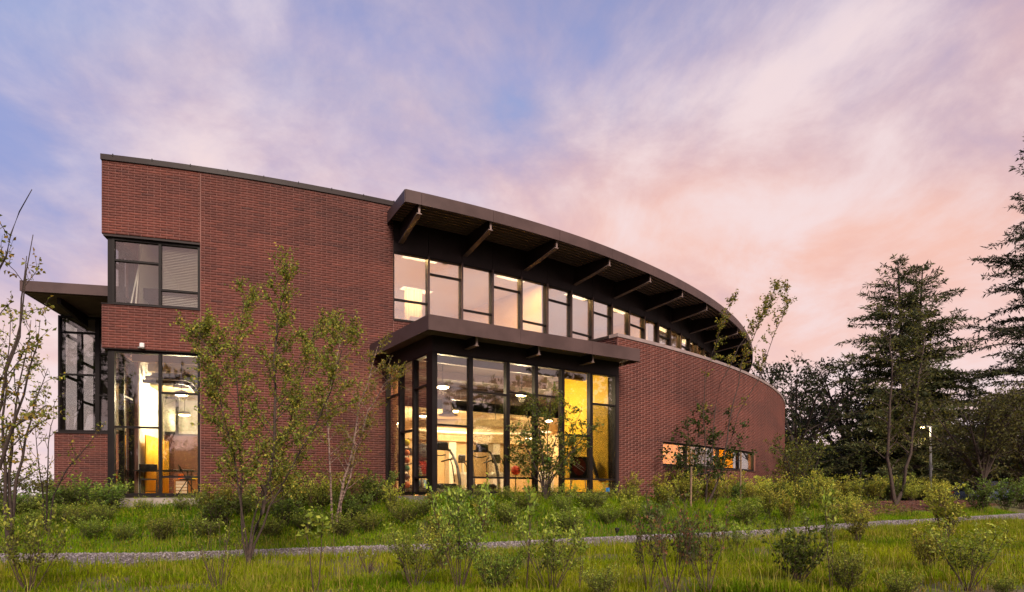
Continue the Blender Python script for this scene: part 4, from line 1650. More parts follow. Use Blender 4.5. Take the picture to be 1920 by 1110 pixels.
# ------------------------------------------------------------------ grass
def blades(n, region, seed, hmin, hmax, wid, cols, lean=.55, name='grass'):
    r = np.random.default_rng(seed)
    x, y, dens = region(r, n)
    n = len(x)
    z = gz(x, y) - .01
    hgt = (hmin + (hmax - hmin) * r.random(n) ** 1.6) * dens
    an = r.uniform(0, 6.28, n)
    ln = r.normal(0, lean, n)
    la = r.uniform(0, 6.28, n)
    w = wid * r.uniform(.6, 1.3, n)
    dx, dy = np.cos(an) * w, np.sin(an) * w
    lx, ly = np.cos(la) * ln * hgt, np.sin(la) * ln * hgt
    V = np.zeros((n, 5, 3))
    V[:, 0] = np.stack([x - dx, y - dy, z], 1)
    V[:, 1] = np.stack([x + dx, y + dy, z], 1)
    V[:, 2] = np.stack([x + dx * .75 + lx * .3, y + dy * .75 + ly * .3, z + hgt * .6], 1)
    V[:, 3] = np.stack([x - dx * .75 + lx * .3, y - dy * .75 + ly * .3, z + hgt * .6], 1)
    V[:, 4] = np.stack([x + lx, y + ly, z + hgt * (1 - .25 * np.minimum(np.abs(ln), 1.5))], 1)
    k = (np.arange(n) * 5)[:, None]
    loops = np.concatenate([k + np.array([[0, 1, 2, 3]]), k + np.array([[3, 2, 4]])], 1).ravel()
    sizes = np.tile([4, 3], n)
    # colour: patches of fresh, yellowish and dry grass
    pt = hash_noise(x, y, .7) * .7 + hash_noise(x + 9, y * 1.3, 1.9) * .5 + r.normal(0, .33, n)
    t = np.clip(.5 + pt * .6, 0, 1)[:, None]
    c = np.array(cols[0]) * (1 - t) + np.array(cols[1]) * t
    dry = (r.random(n) < .10 + .12 * (hash_noise(x + 3, y, .5) > .35))[:, None]
    c = np.where(dry, np.array(cols[2]), c) * r.uniform(.75, 1.25, (n, 1))
    o = link_obj(name, np_mesh(name, V.reshape(-1, 3), loops, sizes, M['grass_blade'], np.repeat(c, 5, 0)))
    return o


def frustum(x, y, pad=2.0):
    return np.abs(x) < y * .80 + pad


def reg_fore(r, n):
    y = 7.8 + (22 - 7.8) * r.random(n * 4) ** 1.25
    x = r.uniform(-19, 21, n * 4)
    yp = np.interp(x, PX, PY)
    bare = hash_noise(x + 20, y, .9) * .6 + hash_noise(x, y + 7, 2.3) * .4
    k = frustum(x, y) & (y < yp - .86 + .20 * r.normal(0, 1, n * 4)) & ((bare < .26) | (r.random(n * 4) < .22))
    x, y = x[k][:n], y[k][:n]
    return x, y, np.where(hash_noise(x * 1.7, y * 1.7, 1.1) > .3, 1.5, 1.0)


def reg_slope(r, n):
    x = r.uniform(-19, 22, n * 4)
    yp, yb = np.interp(x, PX, PY), np.interp(x, BX, BY)
    t = r.random(n * 4)
    y = yp + .76 + (yb - yp - .3) * t + .10 * r.normal(0, 1, n * 4)
    k = frustum(x, y) & ~in_poly(x, y, mu) & (y < yb + .2)
    x, y, t = x[k][:n], y[k][:n], t[k][:n]
    return x, y, .8 + .9 * np.clip(t * 1.6, 0, 1) * (.7 + .5 * (hash_noise(x, y, 1.5) > 0))


GC = ((.105, .185, .005), (.27, .31, .010), (.36, .30, .06))
GC2 = ((.080, .205, .005), (.22, .34, .009), (.34, .31, .04))
tag(blades(150000, reg_fore, 11, .05, .17, .0065, GC), 'short patchy meadow grass in front of the path', 'grass', kind='stuff')
tag(blades(120000, reg_slope, 12, .06, .17, .0075, GC2, name='bank_grass'), 'long fresh green grass on the bank below the building', 'grass', kind='stuff')


def reg_stalk(r, n):
    x, y, d_ = reg_fore(r, n)
    k = hash_noise(x + 5, y + 2, .8) > -.1
    return x[k], y[k], d_[k]


def reg_stalk2(r, n):
    x, y, d_ = reg_slope(r, n)
    k = hash_noise(x + 5, y + 2, .8) > -.2
    return x[k], y[k], np.ones(k.sum())


DRY = ((.30, .28, .05), (.22, .26, .03), (.40, .33, .10))
tag(blades(9000, reg_stalk, 15, .16, .42, .0035, DRY, .35, 'grass_stalks'), 'tall dry grass stalks standing out of the meadow', 'grass', kind='stuff')
tag(blades(9000, reg_stalk2, 16, .18, .46, .004, DRY, .35, 'bank_stalks'), 'tall pale grass stalks on the bank', 'grass', kind='stuff')


LIT = ((.20, .13, .05), (.28, .20, .08), (.14, .085, .04))
tag(blades(22000, reg_fore, 17, .04, .13, .006, LIT, 1.7, 'grass_litter'), 'matted dead grass lying in the meadow', 'grass', kind='stuff')


def reg_far(r, n):
    x = r.uniform(-60, 60, n * 3); y = r.uniform(18, 60, n * 3)
    yb = np.interp(np.clip(x, -30, 30), BX, BY)
    k = frustum(x, y, 4) & (((x > 16.5) & ~in_poly(x, y, mu) & (y > yb) & (y < 37.5)) | ((x < -15) & (y > 19)))
    x, y = x[k][:n], y[k][:n]
    return x, y, np.ones(len(x))


tag(blades(26000, reg_far, 13, .12, .30, .016, GC2, name='far_grass'), 'grass beyond the building on both sides', 'grass', kind='stuff')
# ------------------------------------------------------------------ trees and shrubs
def unit(v):
    v = np.asarray(v, float)
    return v / (np.linalg.norm(v) + 1e-9)


def leaf_mesh(name, pos, direc, size, cols, mat, seed, ratio=.62, up=.5, fold=.25):
    r = np.random.default_rng(seed)
    pos = np.asarray(pos, float); direc = np.asarray(direc, float)
    n = len(pos)
    d = direc / (np.linalg.norm(direc, axis=1)[:, None] + 1e-9)
    nr = r.normal(0, 1, (n, 3)); nr[:, 2] += up
    side = np.cross(d, nr)
    side /= (np.linalg.norm(side, axis=1)[:, None] + 1e-9)
    nn = np.cross(side, d)
    s = np.asarray(size)[:, None]
    V = np.zeros((n, 4, 3))
    V[:, 0] = pos
    V[:, 1] = pos + d * s * .45 + side * s * ratio * .5 + nn * s * fold * .5
    V[:, 2] = pos + d * s
    V[:, 3] = pos + d * s * .45 - side * s * ratio * .5 + nn * s * fold * .5
    k = (np.arange(n) * 4)[:, None]
    loops = np.concatenate([k + np.array([[0, 1, 2]]), k + np.array([[0, 2, 3]])], 1).ravel()
    return np_mesh(name, V.reshape(-1, 3), loops, np.full(n * 2, 3), mat, np.repeat(cols, 4, 0))


def pal(r, n, palette, weights=None, jit=.22):
    p = np.array(palette)
    i = r.choice(len(p), n, p=weights)
    return np.clip(p[i] * (1 + r.normal(0, jit, (n, 1))), .004, .6)


def bend(r, p0, d, L, n, droop=0.0, wob=.12):
    pts = [np.array(p0, float)]
    d = unit(d)
    for i in range(n):
        d = unit(d + r.normal(0, wob, 3) + np.array((0, 0, -droop)))
        pts.append(pts[-1] + d * L / n)
    return pts


def poly_at(pts, t):
    m = (len(pts) - 1) * t
    i = min(int(m), len(pts) - 2)
    f = m - i
    return pts[i] * (1 - f) + pts[i + 1] * f, unit(pts[i + 1] - pts[i])


def skeleton(r, stems, n1, l1, n2, l2, t0=.3, spread=.8, rise=.35, droop=.0, leaf_step=.06, rtwig=.004, wob=.12, gap=None):
    """stems: [(points, r0, r1)] -> tube list, leaf positions and directions"""
    tubes, lp, ld = [], [], []
    for pts, r0, r1 in stems:
        pts = [np.array(p, float) for p in pts]
        tubes.append((pts, list(np.linspace(r0, r1, len(pts))), 7))
        L = sum(np.linalg.norm(pts[i + 1] - pts[i]) for i in range(len(pts) - 1))
        k1 = max(2, int(n1 * r.uniform(.8, 1.2)))
        for i in range(k1):
            t = t0 + (1 - t0) * (i + r.random()) / k1
            if gap and gap[0] < t < gap[1] and r.random() < .85: continue
            p, tg = poly_at(pts, t)
            an = r.uniform(0, 2 * math.pi)
            rad = np.array((math.cos(an), math.sin(an), 0))
            d = unit(tg * .55 + rad * spread + np.array((0, 0, rise)))
            bl = l1 * (1.05 - .65 * t) * r.uniform(.6, 1.25)
            bp = bend(r, p, d, bl, 5, droop, wob)
            rr = (r0 + (r1 - r0) * t)
            tubes.append((bp, list(np.linspace(max(rr * .5, rtwig * 1.4), rtwig, 6)), 5))
            for j in range(max(1, int(n2 * r.uniform(.7, 1.3)))):
                u = .22 + .78 * r.random()
                q, qt = poly_at(bp, u)
                rd = unit(r.normal(0, 1, 3))
                d2 = unit(qt * .7 + rd * .8 + np.array((0, 0, rise * .5)))
                tp = bend(r, q, d2, l2 * r.uniform(.5, 1.2), 3, droop * 1.5, wob)
                tubes.append((tp, [rtwig, rtwig * .8, rtwig * .6, rtwig * .4], 3))
                tl = sum(np.linalg.norm(tp[a + 1] - tp[a]) for a in range(3))
                m = max(2, int(tl / leaf_step))
                for a in range(m):
                    q2, t2 = poly_at(tp, min(.999, (a + r.random()) / m))
                    lp.append(q2 + r.normal(0, .008, 3)); ld.append(unit(t2 * .5 + r.normal(0, .8, 3) + np.array((0, 0, -.35))))
            m = max(1, int(bl * .5 / leaf_step))
            for a in range(m):
                q2, t2 = poly_at(bp, min(.999, .5 + .5 * (a + r.random()) / m))
                lp.append(q2); ld.append(unit(t2 * .4 + r.normal(0, .8, 3) + np.array((0, 0, -.3))))
    return tubes, np.array(lp).reshape(-1, 3), np.array(ld).reshape(-1, 3)


def tubes_mesh(name, tubes, mat):
    """all tubes in one go with arrays"""
    VV, LL, SS = [], [], []
    base = 0
    for pts, rad, n in tubes:
        p = np.array(pts); m = len(p)
        t = np.gradient(p, axis=0)
        t /= (np.linalg.norm(t, axis=1)[:, None] + 1e-9)
        up = np.where(np.abs(t[:, 2:3]) > .95, np.array([[1., 0, 0]]), np.array([[0, 0, 1.]]))
        s = np.cross(t, up); s /= (np.linalg.norm(s, axis=1)[:, None] + 1e-9)
        q = np.cross(s, t)
        an = 2 * np.pi * np.arange(n) / n
        ring = p[:, None, :] + (s[:, None, :] * np.cos(an)[None, :, None] + q[:, None, :] * np.sin(an)[None, :, None]) * np.array(rad)[:, None, None]
        VV.append(ring.reshape(-1, 3))
        i = np.arange(m - 1)[:, None] * n; k = np.arange(n)[None]; j = (np.arange(n)[None] + 1) % n
        f = np.stack([base + i + k, base + i + j, base + i + n + j, base + i + n + k], -1).reshape(-1)
        LL.append(f); SS.append(np.full((m - 1) * n, 4))
        base += m * n
    return np_mesh(name, np.concatenate(VV), np.concatenate(LL), np.concatenate(SS), mat, smooth=True)


GREEN = [(.18, .215, .034), (.25, .265, .040), (.34, .30, .052), (.115, .145, .026), (.42, .30, .055)]
GREENW = [.30, .28, .18, .14, .10]


def make_tree(name, base, stems, label, cat, seed, leaf, palette, weights, bark, sk, group=None, up=.4, ratio=.62):
    r = np.random.default_rng(seed)
    tubes, lp, ld = skeleton(r, stems, **sk)
    e = empty(name, base, label, cat, group)
    link_obj('trunk', tubes_mesh('trunk', tubes, M[bark]), e)
    n = len(lp)
    if n:
        me = leaf_mesh('crown', lp, ld, r.uniform(leaf[0], leaf[1], n), pal(r, n, palette, weights), M['leaf'], seed + 1, ratio, up)
        link_obj('crown', me, e)
    return e


JR = np.random.default_rng(99)


def stem_px(pts, z, base, r0, r1, dz=0.0, extra=None):
    """stem through photograph positions; depth eases from the base's depth by dz"""
    out = [np.array(base, float)]
    n = len(pts)
    for i, (px, py) in enumerate(pts):
        zz = z + dz * (i + 1) / n
        q = np.array(P(px, py, zz))
        L = np.linalg.norm(q - out[-1])
        out.append((q + out[-1]) / 2 + JR.normal(0, .028 * L, 3))      # a slight kink in every length
        out.append(q)
    return (out, r0, r1)


ground_cover()
# --- big river birch in front of the tall wall
bx, by, bz = ghit(466, 1060)
b0 = (bx, by, bz - .03)
st = [stem_px([(470, 1020), (492, 960), (508, 880), (515, 780), (513, 680), (520, 600), (540, 515)], by, b0, .046, .008, .1),
      stem_px([(455, 1010), (452, 930), (450, 850), (448, 760), (440, 680), (450, 620), (458, 555)], by, b0, .023, .005, .5),
      stem_px([(478, 1020), (505, 950), (545, 880), (590, 800), (622, 730), (640, 660), (650, 625)], by, b0, .023, .005, -.3),
      stem_px([(468, 1020), (488, 930), (520, 850), (555, 760), (575, 680), (590, 620)], by, b0, .022, .005, .9),
      stem_px([(462, 1010), (445, 900), (425, 800), (405, 715), (385, 650), (372, 625)], by, b0, .019, .004, -.4)]
make_tree('birch_tree', b0, st, 'tall multi-stemmed birch in front of the big brick wall', 'tree', 21, (.028, .066), GREEN, GREENW, 'bark_brown',
          dict(n1=34, l1=.95, n2=12, l2=.28, t0=.28, spread=.72, rise=.32, leaf_step=.021, rtwig=.0032))
# --- second birch with the pale leaning trunk
bx, by, bz = ghit(628, 998)
b0 = (bx, by, bz - .03)
st = [stem_px([(632, 970), (640, 930), (655, 870), (668, 800), (690, 720), (708, 650)], by, b0, .05, .008, .1),
      stem_px([(622, 960), (620, 900), (617, 830), (612, 760), (630, 680), (640, 610)], by, b0, .035, .006, .4),
      stem_px([(640, 940), (665, 850), (690, 770), (720, 720), (742, 700)], by, b0, .03, .005, -.3)]
make_tree('birch_tree', b0, st, 'smaller birch with pale leaning trunk next to the glass bay', 'tree', 22, (.03, .07), GREEN, GREENW, 'bark_birch',
          dict(n1=25, l1=.9, n2=8, l2=.30, t0=.34, spread=.8, rise=.25, leaf_step=.030, rtwig=.0032))
# --- maple in front of the gym bay
by = 18.3
bx = (1022 - 960) * by / F
b0 = (bx, by, float(gz(bx, by)) - .02)
tip = [(965, 800), (985, 770), (1005, 745), (1035, 735), (1062, 750), (1090, 770), (1110, 800), (960, 850), (1085, 830)]
st = []
for k, (qx, qy) in enumerate(tip):
    mx = 1022 + (qx - 1022) * .35
    st.append(stem_px([(1022 + (qx - 1022) * .12, 905), (mx, 930 + (qy - 930) * .45), (1022 + (qx - 1022) * .7, 930 + (qy - 930) * .75), (qx, qy)], by, b0, .026, .005, (-.5, .4, -.2, .6, 0, .4, -.3, .2, -.4)[k]))
make_tree('maple_tree', b0, st, 'small spreading maple with many stems in front of the lit gym bay', 'tree', 23, (.05, .085),
          [(.10, .145, .028), (.13, .17, .03), (.065, .10, .022), (.18, .19, .04)], None, 'bark_dark',
          dict(n1=15, l1=.62, n2=6, l2=.26, t0=.30, spread=.9, rise=.12, leaf_step=.036, rtwig=.003), up=1.6, ratio=.8)
# --- leaning sparse birch in front of the right wall
bx, by, bz = ghit(1322, 950)
b0 = (bx, by, bz - .03)
st = [stem_px([(1345, 905), (1358, 850), (1366, 800), (1385, 720), (1410, 640), (1438, 570)], by, b0, .036, .007, .2),
      stem_px([(1325, 900), (1322, 840), (1318, 780), (1322, 700), (1350, 620), (1375, 560)], by, b0, .024, .005, -.2),
      stem_px([(1350, 890), (1375, 810), (1405, 740), (1440, 660), (1470, 590), (1478, 545)], by, b0, .024, .005, .5),
      stem_px([(1330, 890), (1338, 800), (1350, 720), (1385, 650), (1430, 600), (1452, 540)], by, b0, .022, .005, -.4)]
make_tree('birch_tree', b0, st, 'thin leaning birch with sparse leaves in front of the curved brick wall', 'tree', 24, (.06, .10), GREEN, GREENW, 'bark_brown',
          dict(n1=20, l1=.75, n2=6, l2=.30, t0=.48, spread=.55, rise=.6, leaf_step=.036, rtwig=.0035, gap=(.40, .68)))
# dark-leaved young maple round its foot
bx2, by2, bz2 = ghit(1303, 948)
b0 = (bx2, by2 + .3, float(gz(bx2, by2 + .3)) - .02)
st = []
for k, (qx, qy) in enumerate([(1262, 815), (1285, 790), (1312, 765), (1345, 760), (1375, 780), (1395, 800), (1255, 850), (1400, 850)]):
    st.append(stem_px([(1303 + (qx - 1303) * .1, 910), (1303 + (qx - 1303) * .45, 940 + (qy - 940) * .55), (qx, qy)], b0[1], b0, .02, .004, (.3, -.2, .4, -.3, .2, -.2, .1, .3)[k]))
make_tree('maple_tree', b0, st, 'young dark leaved maple between two wooden stakes at the curved wall', 'tree', 25, (.07, .11),
          [(.050, .080, .018), (.075, .105, .022), (.035, .055, .014)], None, 'bark_dark',
          dict(n1=11, l1=.75, n2=6, l2=.30, t0=.38, spread=.9, rise=.1, leaf_step=.045, rtwig=.003), up=1.6, ratio=.8)
for k, (px, yt, yb) in enumerate(((1295, 875, 955), (1388, 848, 945), (1341, 870, 935))):
    x, y, z = ghit(px, yb)
    h = (HZ - yt) * y / F
    e = empty('tree_stake', (x, y, z), ['wooden stake at the foot of the dark maple, nearer the strip window blind', 'tallest wooden stake beside the leaning birch', 'wooden stake between the other two, behind the stems'][k], 'stake', 'wooden tree stakes')
    MB().tube([(x, y, z - .2), (x + .02, y, h)], [.035, .033], 8).build('post', M['stake_wood'], e)
    ring = [(x + .04 * math.cos(t), y + .04 * math.sin(t), h - .30) for t in np.linspace(0, 6.283, 11)]
    m = MB().tube(ring, .008, 5, False)
    if k < 2:
        q = P(1338, 880, y)
        m.tube([(x, y, h - .30), ((x + q.x) / 2, y, (h - .3 + q.z) / 2 - .03), (q.x, q.y, q.z)], .008, 5)
    m.build('tie', M['tie_rubber'], e)

# --- trees along the left edge
def left_tree(pts, z, label, seed, sk, leaf=(.05, .085), r0=.04, palette=GREEN, extra=()):
    x = (pts[0][0] - 960) * z / F
    b = (x, z, float(gz(x, z)) - .03)
    st = [stem_px(p, z, b, r0, .005, d) for p, d in zip([pts] + list(extra), (0, .4, -.4, .6, -.6, .2))]
    return make_tree('birch_tree', b, st, label, 'tree', seed, leaf, palette, None, 'bark_dark', sk)


left_tree([(-40, 1000), (-35, 800), (-30, 620), (-10, 520), (20, 440), (60, 355)], 9.2, 'nearest birch leaning into view with bare upper branches', 31,
          dict(n1=14, l1=.9, n2=5, l2=.28, t0=.25, spread=.8, rise=.4, leaf_step=.042, rtwig=.004, gap=(.66, 1.01)), r0=.035,
          extra=[[(-30, 900), (-20, 760), (10, 690), (40, 600), (62, 440)], [(-20, 940), (5, 860), (30, 780), (55, 690), (75, 600)],
                 [(-40, 960), (-20, 820), (10, 700), (40, 560), (50, 480)]])
left_tree([(18, 930), (22, 850), (30, 760), (45, 680), (58, 600)], 13.5, 'thin birch just right of the nearest one', 32,
          dict(n1=15, l1=.85, n2=5, l2=.30, t0=.22, spread=.75, rise=.35, leaf_step=.05, rtwig=.004),
          extra=[[(30, 900), (48, 820), (66, 750), (90, 690)], [(10, 880), (5, 780), (12, 690), (20, 600)]])
left_tree([(88, 930), (90, 870), (95, 800), (100, 760)], 15.5, 'low thin birch in front of the stair wing corner', 33,
          dict(n1=9, l1=.6, n2=3, l2=.28, t0=.25, spread=.7, rise=.4, leaf_step=.075, rtwig=.004), r0=.022,
          extra=[[(100, 930), (125, 880), (160, 840), (195, 800)], [(80, 920), (70, 850), (66, 790)]])


# --- broad-leaved trees in the distance
def broad_tree(name, x, y, h, w, label, seed, palette, leaf=(.18, .34), n_main=9, n1=10, n2=6, bark='bark_dark', t0=.30, group=None, step=.16, l2=.8, low=.35, base_z=None):
    r = np.random.default_rng(seed)
    z0 = float(gz(x, y)) if base_z is None else base_z
    b = (x, y, z0 - .1)
    trunk_h = h * low
    st = [([np.array(b), np.array((x + .1, y, z0 + trunk_h * .5)), np.array((x, y, z0 + trunk_h))], h * .022, h * .015)]
    for k in range(n_main):
        an = 2 * math.pi * (k + r.random() * .6) / n_main
        rad = w * r.uniform(.45, .95)
        top = h * r.uniform(.62, 1.0) - (rad / w) ** 2 * h * .18
        p0 = np.array((x, y, z0 + trunk_h * r.uniform(.55, 1)))
        p3 = np.array((x + math.cos(an) * rad, y + math.sin(an) * rad, z0 + top))
        p1 = p0 + (p3 - p0) * .35 + np.array((0, 0, h * .02)) + r.normal(0, h * .012, 3)
        p2 = p0 + (p3 - p0) * .7 + np.array((0, 0, h * .04)) + r.normal(0, h * .015, 3)
        st.append(([p0, p1, p2, p3], h * .011, h * .0025))
    return make_tree(name, b, st, label, 'tree', seed, leaf, palette, None, bark,
                     dict(n1=n1, l1=w * .75, n2=n2, l2=l2, t0=t0, spread=1.0, rise=.15, leaf_step=step, rtwig=h * .0012), group)


DARK = [(.020, .030, .012), (.030, .040, .014), (.044, .050, .016), (.014, .021, .010)]
MIDG = [(.10, .125, .024), (.14, .155, .028), (.075, .095, .022), (.19, .18, .035)]
OLIVE = [(.085, .080, .026), (.115, .100, .028), (.060, .060, .020)]
broad_tree('oak_tree', 22.5, 52, 12.6, 5.6, 'dark oak rising behind the end of the curved wall', 41, DARK, n_main=11, n1=11, n2=7)
broad_tree('oak_tree', 29.0, 56, 13.0, 5.8, 'dark oak between the curved wall and the cedar', 42, DARK, n_main=11, n1=11, n2=7)
broad_tree('oak_tree', 25.5, 66, 12.5, 7.0, 'low dark oak filling the gap behind the other oaks', 43, DARK, n_main=10, n1=9, n2=7, low=.2)
broad_tree('hornbeam_tree', 12.2, 28.2, 3.2, 1.6, 'bright green bushy young tree at the end of the curved wall', 44, MIDG, (.08, .14), 9, 9, 5, t0=.1, step=.085, l2=.4, low=.15)
broad_tree('hornbeam_tree', 13.9, 31.0, 3.6, 1.5, 'yellow green bushy young tree behind the bright green one', 45, MIDG, (.08, .14), 8, 8, 5, t0=.1, step=.085, l2=.4, low=.15)
broad_tree('birch_tree', 25.5, 35.5, 6.8, 3.2, 'olive leaved birch in front of the parked car', 46, OLIVE, (.10, .20), 11, 13, 8, 'bark_brown', .2, None, .11, .6, .2)
broad_tree('birch_tree', 29.6, 37.5, 7.2, 3.3, 'olive leaved birch at the edge of the car park', 47, OLIVE, (.10, .20), 11, 13, 8, 'bark_brown', .2, None, .11, .6, .2)
broad_tree('hornbeam_tree', 34.5, 60, 12.0, 6.5, 'dark broad tree behind the street lamp', 48, DARK, n_main=10, n1=9, n2=6, low=.15)
broad_tree('hornbeam_tree', 43.5, 62, 12.5, 7.0, 'dark broad tree behind the car park', 49, DARK, n_main=10, n1=9, n2=6, low=.15)
broad_tree('hornbeam_tree', 50.0, 57, 7.0, 5.0, 'low dark tree behind the parked car', 50, DARK, n_main=9, n1=9, n2=6, low=.1)
broad_tree('hornbeam_tree', -46, 60, 3.4, 3.4, 'small rounded tree far off at the left edge', 51, MIDG, (.2, .32), 8, 8, 5, low=.15)
broad_tree('hornbeam_tree', -40.5, 58, 2.6, 1.7, 'little yellowish tree far off beside the stair wing', 52, [(.10, .095, .03), (.13, .11, .03)], (.16, .26), 7, 8, 5, low=.2)
# two-stemmed birch on the mulch bed
bx, by = 15.8, 27.0
b0 = (bx, by, float(gz(bx, by)) - .03)
st = [stem_px([(1672, 905), (1664, 860), (1668, 790), (1672, 720), (1668, 650), (1672, 585)], by, b0, .085, .012, .2),
      stem_px([(1695, 905), (1708, 850), (1716, 780), (1722, 710), (1732, 650), (1738, 590)], by, b0, .075, .012, .5)]
make_tree('birch_tree', b0, st, 'two-stemmed birch with brown peeling bark on the mulch bed', 'tree', 53, (.09, .15), [(.090, .105, .022), (.13, .135, .026), (.065, .075, .02)], None, 'bark_brown',
          dict(n1=34, l1=1.5, n2=7, l2=.55, t0=.30, spread=.85, rise=.2, leaf_step=.10, rtwig=.007))
sx, sy = 15.2, 28.6
b0 = (sx, sy, float(gz(sx, sy)))
st = [([np.array(b0), np.array((sx, sy, b0[2] + 1.0)), np.array((sx + .03, sy, b0[2] + 2.0))], .03, .008)]
make_tree('sapling', b0, st, 'small upright bright green sapling left of the two-stemmed birch', 'tree', 54, (.08, .13), [(.060, .085, .018), (.08, .10, .02)], None, 'bark_brown',
          dict(n1=26, l1=.42, n2=4, l2=.2, t0=.18, spread=.8, rise=.7, leaf_step=.06, rtwig=.004))


# --- conifers
def conifer(name, x, y, h, w, label, seed, n_br=150, leaders=((0, 0),), up=.10, palette=None, first=.10, dense=1.0):
    r = np.random.default_rng(seed)
    z0 = float(gz(x, y))
    pal_ = palette or [(.028, .034, .016), (.036, .044, .018), (.018, .024, .013), (.050, .050, .020)]
    tubes, lp, ld = [], [], []
    for (lx, top) in leaders:
        H = h - top
        trunk = [np.array((x + lx * t, y, z0 + H * t)) for t in np.linspace(0, 1, 8)]
        tubes.append((trunk, list(np.linspace(h * .018, h * .002, 8)), 7))
        nb = int(n_br / len(leaders))
        for i in range(nb):
            t = first + (1 - first) * (i + r.random()) / nb
            p, _ = poly_at(trunk, min(t, .999))
            an = r.uniform(0, 6.283)
            L = w * (1 - t) ** .72 * r.uniform(.55, 1.15) + .35
            d = np.array((math.cos(an), math.sin(an), up + .55 * t * t))
            bp = bend(r, p, d, L, 7, .035 + .04 * (1 - t), .07)
            tubes.append((bp, list(np.linspace(max(.012, L * .012), .006, 8)), 4))
            m = max(6, int(L * 6.5 * dense))
            for j in range(m):
                u = .12 + .88 * (j + r.random()) / m
                q, qt = poly_at(bp, min(u, .999))
                sd = np.cross(qt, (0, 0, 1)); sd = unit(sd) * (1 if j % 2 else -1)
                tw = (.30 + .7 * (1 - u)) * min(1.2, L * .32) * r.uniform(.5, 1.2)
                d2 = unit(sd * .8 + qt * .8 + np.array((0, 0, -.16)) + r.normal(0, .12, 3))
                kk = max(3, int(tw / .075))
                for a in range(kk):
                    qq = q + d2 * tw * (a + r.random()) / kk
                    lp.append(qq); ld.append(unit(d2 * .8 + r.normal(0, .5, 3)))
            for a in range(3):
                lp.append(bp[-1]); ld.append(unit(bp[-1] - bp[-2] + r.normal(0, .35, 3)))
    e = empty(name, (x, y, z0), label, 'tree')
    link_obj('trunk', tubes_mesh('trunk', tubes, M['bark_dark']), e)
    n = len(lp)
    me = leaf_mesh('crown', np.array(lp), np.array(ld), r.uniform(.20, .44, n), pal(r, n, pal_), M['needle'], seed + 1, .24, .5, .1)
    link_obj('crown', me, e)
    return e


conifer('cedar_tree', 30.3, 50, 18.6, 8.6, 'dark cedar with two leaders behind the two-stemmed birch', 61, 300, ((-.9, 0), (1.0, .6)), .16, [(.050, .066, .020), (.075, .086, .026), (.032, .042, .018), (.11, .105, .032)], .03, 1.15)
conifer('fir_tree', 37.0, 45.5, 26.5, 7.2, 'tall dark fir cut by the edge of the picture on the right', 62, 230, ((0, 0),), .16, None, .05, 1.0)
# ------------------------------------------------------------------ shrubs
YG = [(.25, .285, .036), (.33, .345, .044), (.18, .215, .030), (.42, .39, .06)]
FG = [(.18, .255, .034), (.25, .32, .042), (.13, .185, .028), (.33, .37, .06)]
RG = [(.090, .110, .026), (.125, .13, .03), (.20, .085, .045), (.06, .08, .02)]
DGN = [(.095, .155, .024), (.13, .19, .03), (.07, .11, .02)]


def shrub_proto(kind, seed):
    """unit shrub about one metre tall, standing on the origin"""
    r = np.random.default_rng(seed)
    cfg = {
        'leafy': dict(ns=13, fan=.42, h=(.55, 1.0), n1=7, l1=.30, n2=4, l2=.14, t0=.22, step=.026, leaf=(.045, .075), pal=YG, r0=.008),
        'mound': dict(ns=18, fan=.75, h=(.40, .85), n1=7, l1=.30, n2=4, l2=.14, t0=.12, step=.026, leaf=(.035, .06), pal=FG, r0=.006),
        'twiggy': dict(ns=10, fan=.50, h=(.6, 1.0), n1=9, l1=.30, n2=4, l2=.13, t0=.32, step=.026, leaf=(.035, .06), pal=FG, r0=.007),
        'rose': dict(ns=8, fan=.42, h=(.7, 1.0), n1=11, l1=.22, n2=3, l2=.10, t0=.40, step=.034, leaf=(.030, .055), pal=RG, r0=.007),
        'fan': dict(ns=13, fan=.42, h=(.55, 1.0), n1=3, l1=.16, n2=2, l2=.08, t0=.65, step=.05, leaf=(.03, .05), pal=FG, r0=.006),
        'wand': dict(ns=2, fan=.16, h=(.85, 1.0), n1=7, l1=.16, n2=3, l2=.08, t0=.70, step=.026, leaf=(.05, .085), pal=FG, r0=.008),
        'dark': dict(ns=16, fan=.62, h=(.5, .95), n1=7, l1=.28, n2=4, l2=.15, t0=.15, step=.03, leaf=(.05, .08), pal=DGN, r0=.008),
    }[kind]
    st = []
    for k in range(cfg['ns']):
        an = 2 * math.pi * (k + r.random()) / cfg['ns']
        f = cfg['fan'] * math.sqrt(r.random()) * 1.1
        h = r.uniform(*cfg['h'])
        d = np.array((math.cos(an) * f, math.sin(an) * f, 1.0))
        pts = [np.array((math.cos(an) * .02, math.sin(an) * .02, -.03))]
        p = pts[0]
        for i in range(5):
            q = d * np.array((1.25 - .1 * i, 1.25 - .1 * i, 1)) * h / 5 + r.normal(0, .014, 3)
            p = p + q
            pts.append(p)
        st.append((pts, cfg['r0'], .002))
    tubes, lp, ld = skeleton(r, st, cfg['n1'], cfg['l1'], cfg['n2'], cfg['l2'], cfg['t0'], .7, .45, 0, cfg['step'], .0018)
    # dry out the tube count of the finest twigs
    tm = tubes_mesh('stems', tubes, M['twig'])
    n = len(lp)
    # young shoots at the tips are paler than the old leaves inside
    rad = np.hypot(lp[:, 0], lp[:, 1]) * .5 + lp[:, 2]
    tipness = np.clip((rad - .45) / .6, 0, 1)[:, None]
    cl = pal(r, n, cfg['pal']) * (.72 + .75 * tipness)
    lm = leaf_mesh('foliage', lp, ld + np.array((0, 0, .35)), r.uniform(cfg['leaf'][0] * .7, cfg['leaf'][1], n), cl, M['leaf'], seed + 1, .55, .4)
    return tm, lm


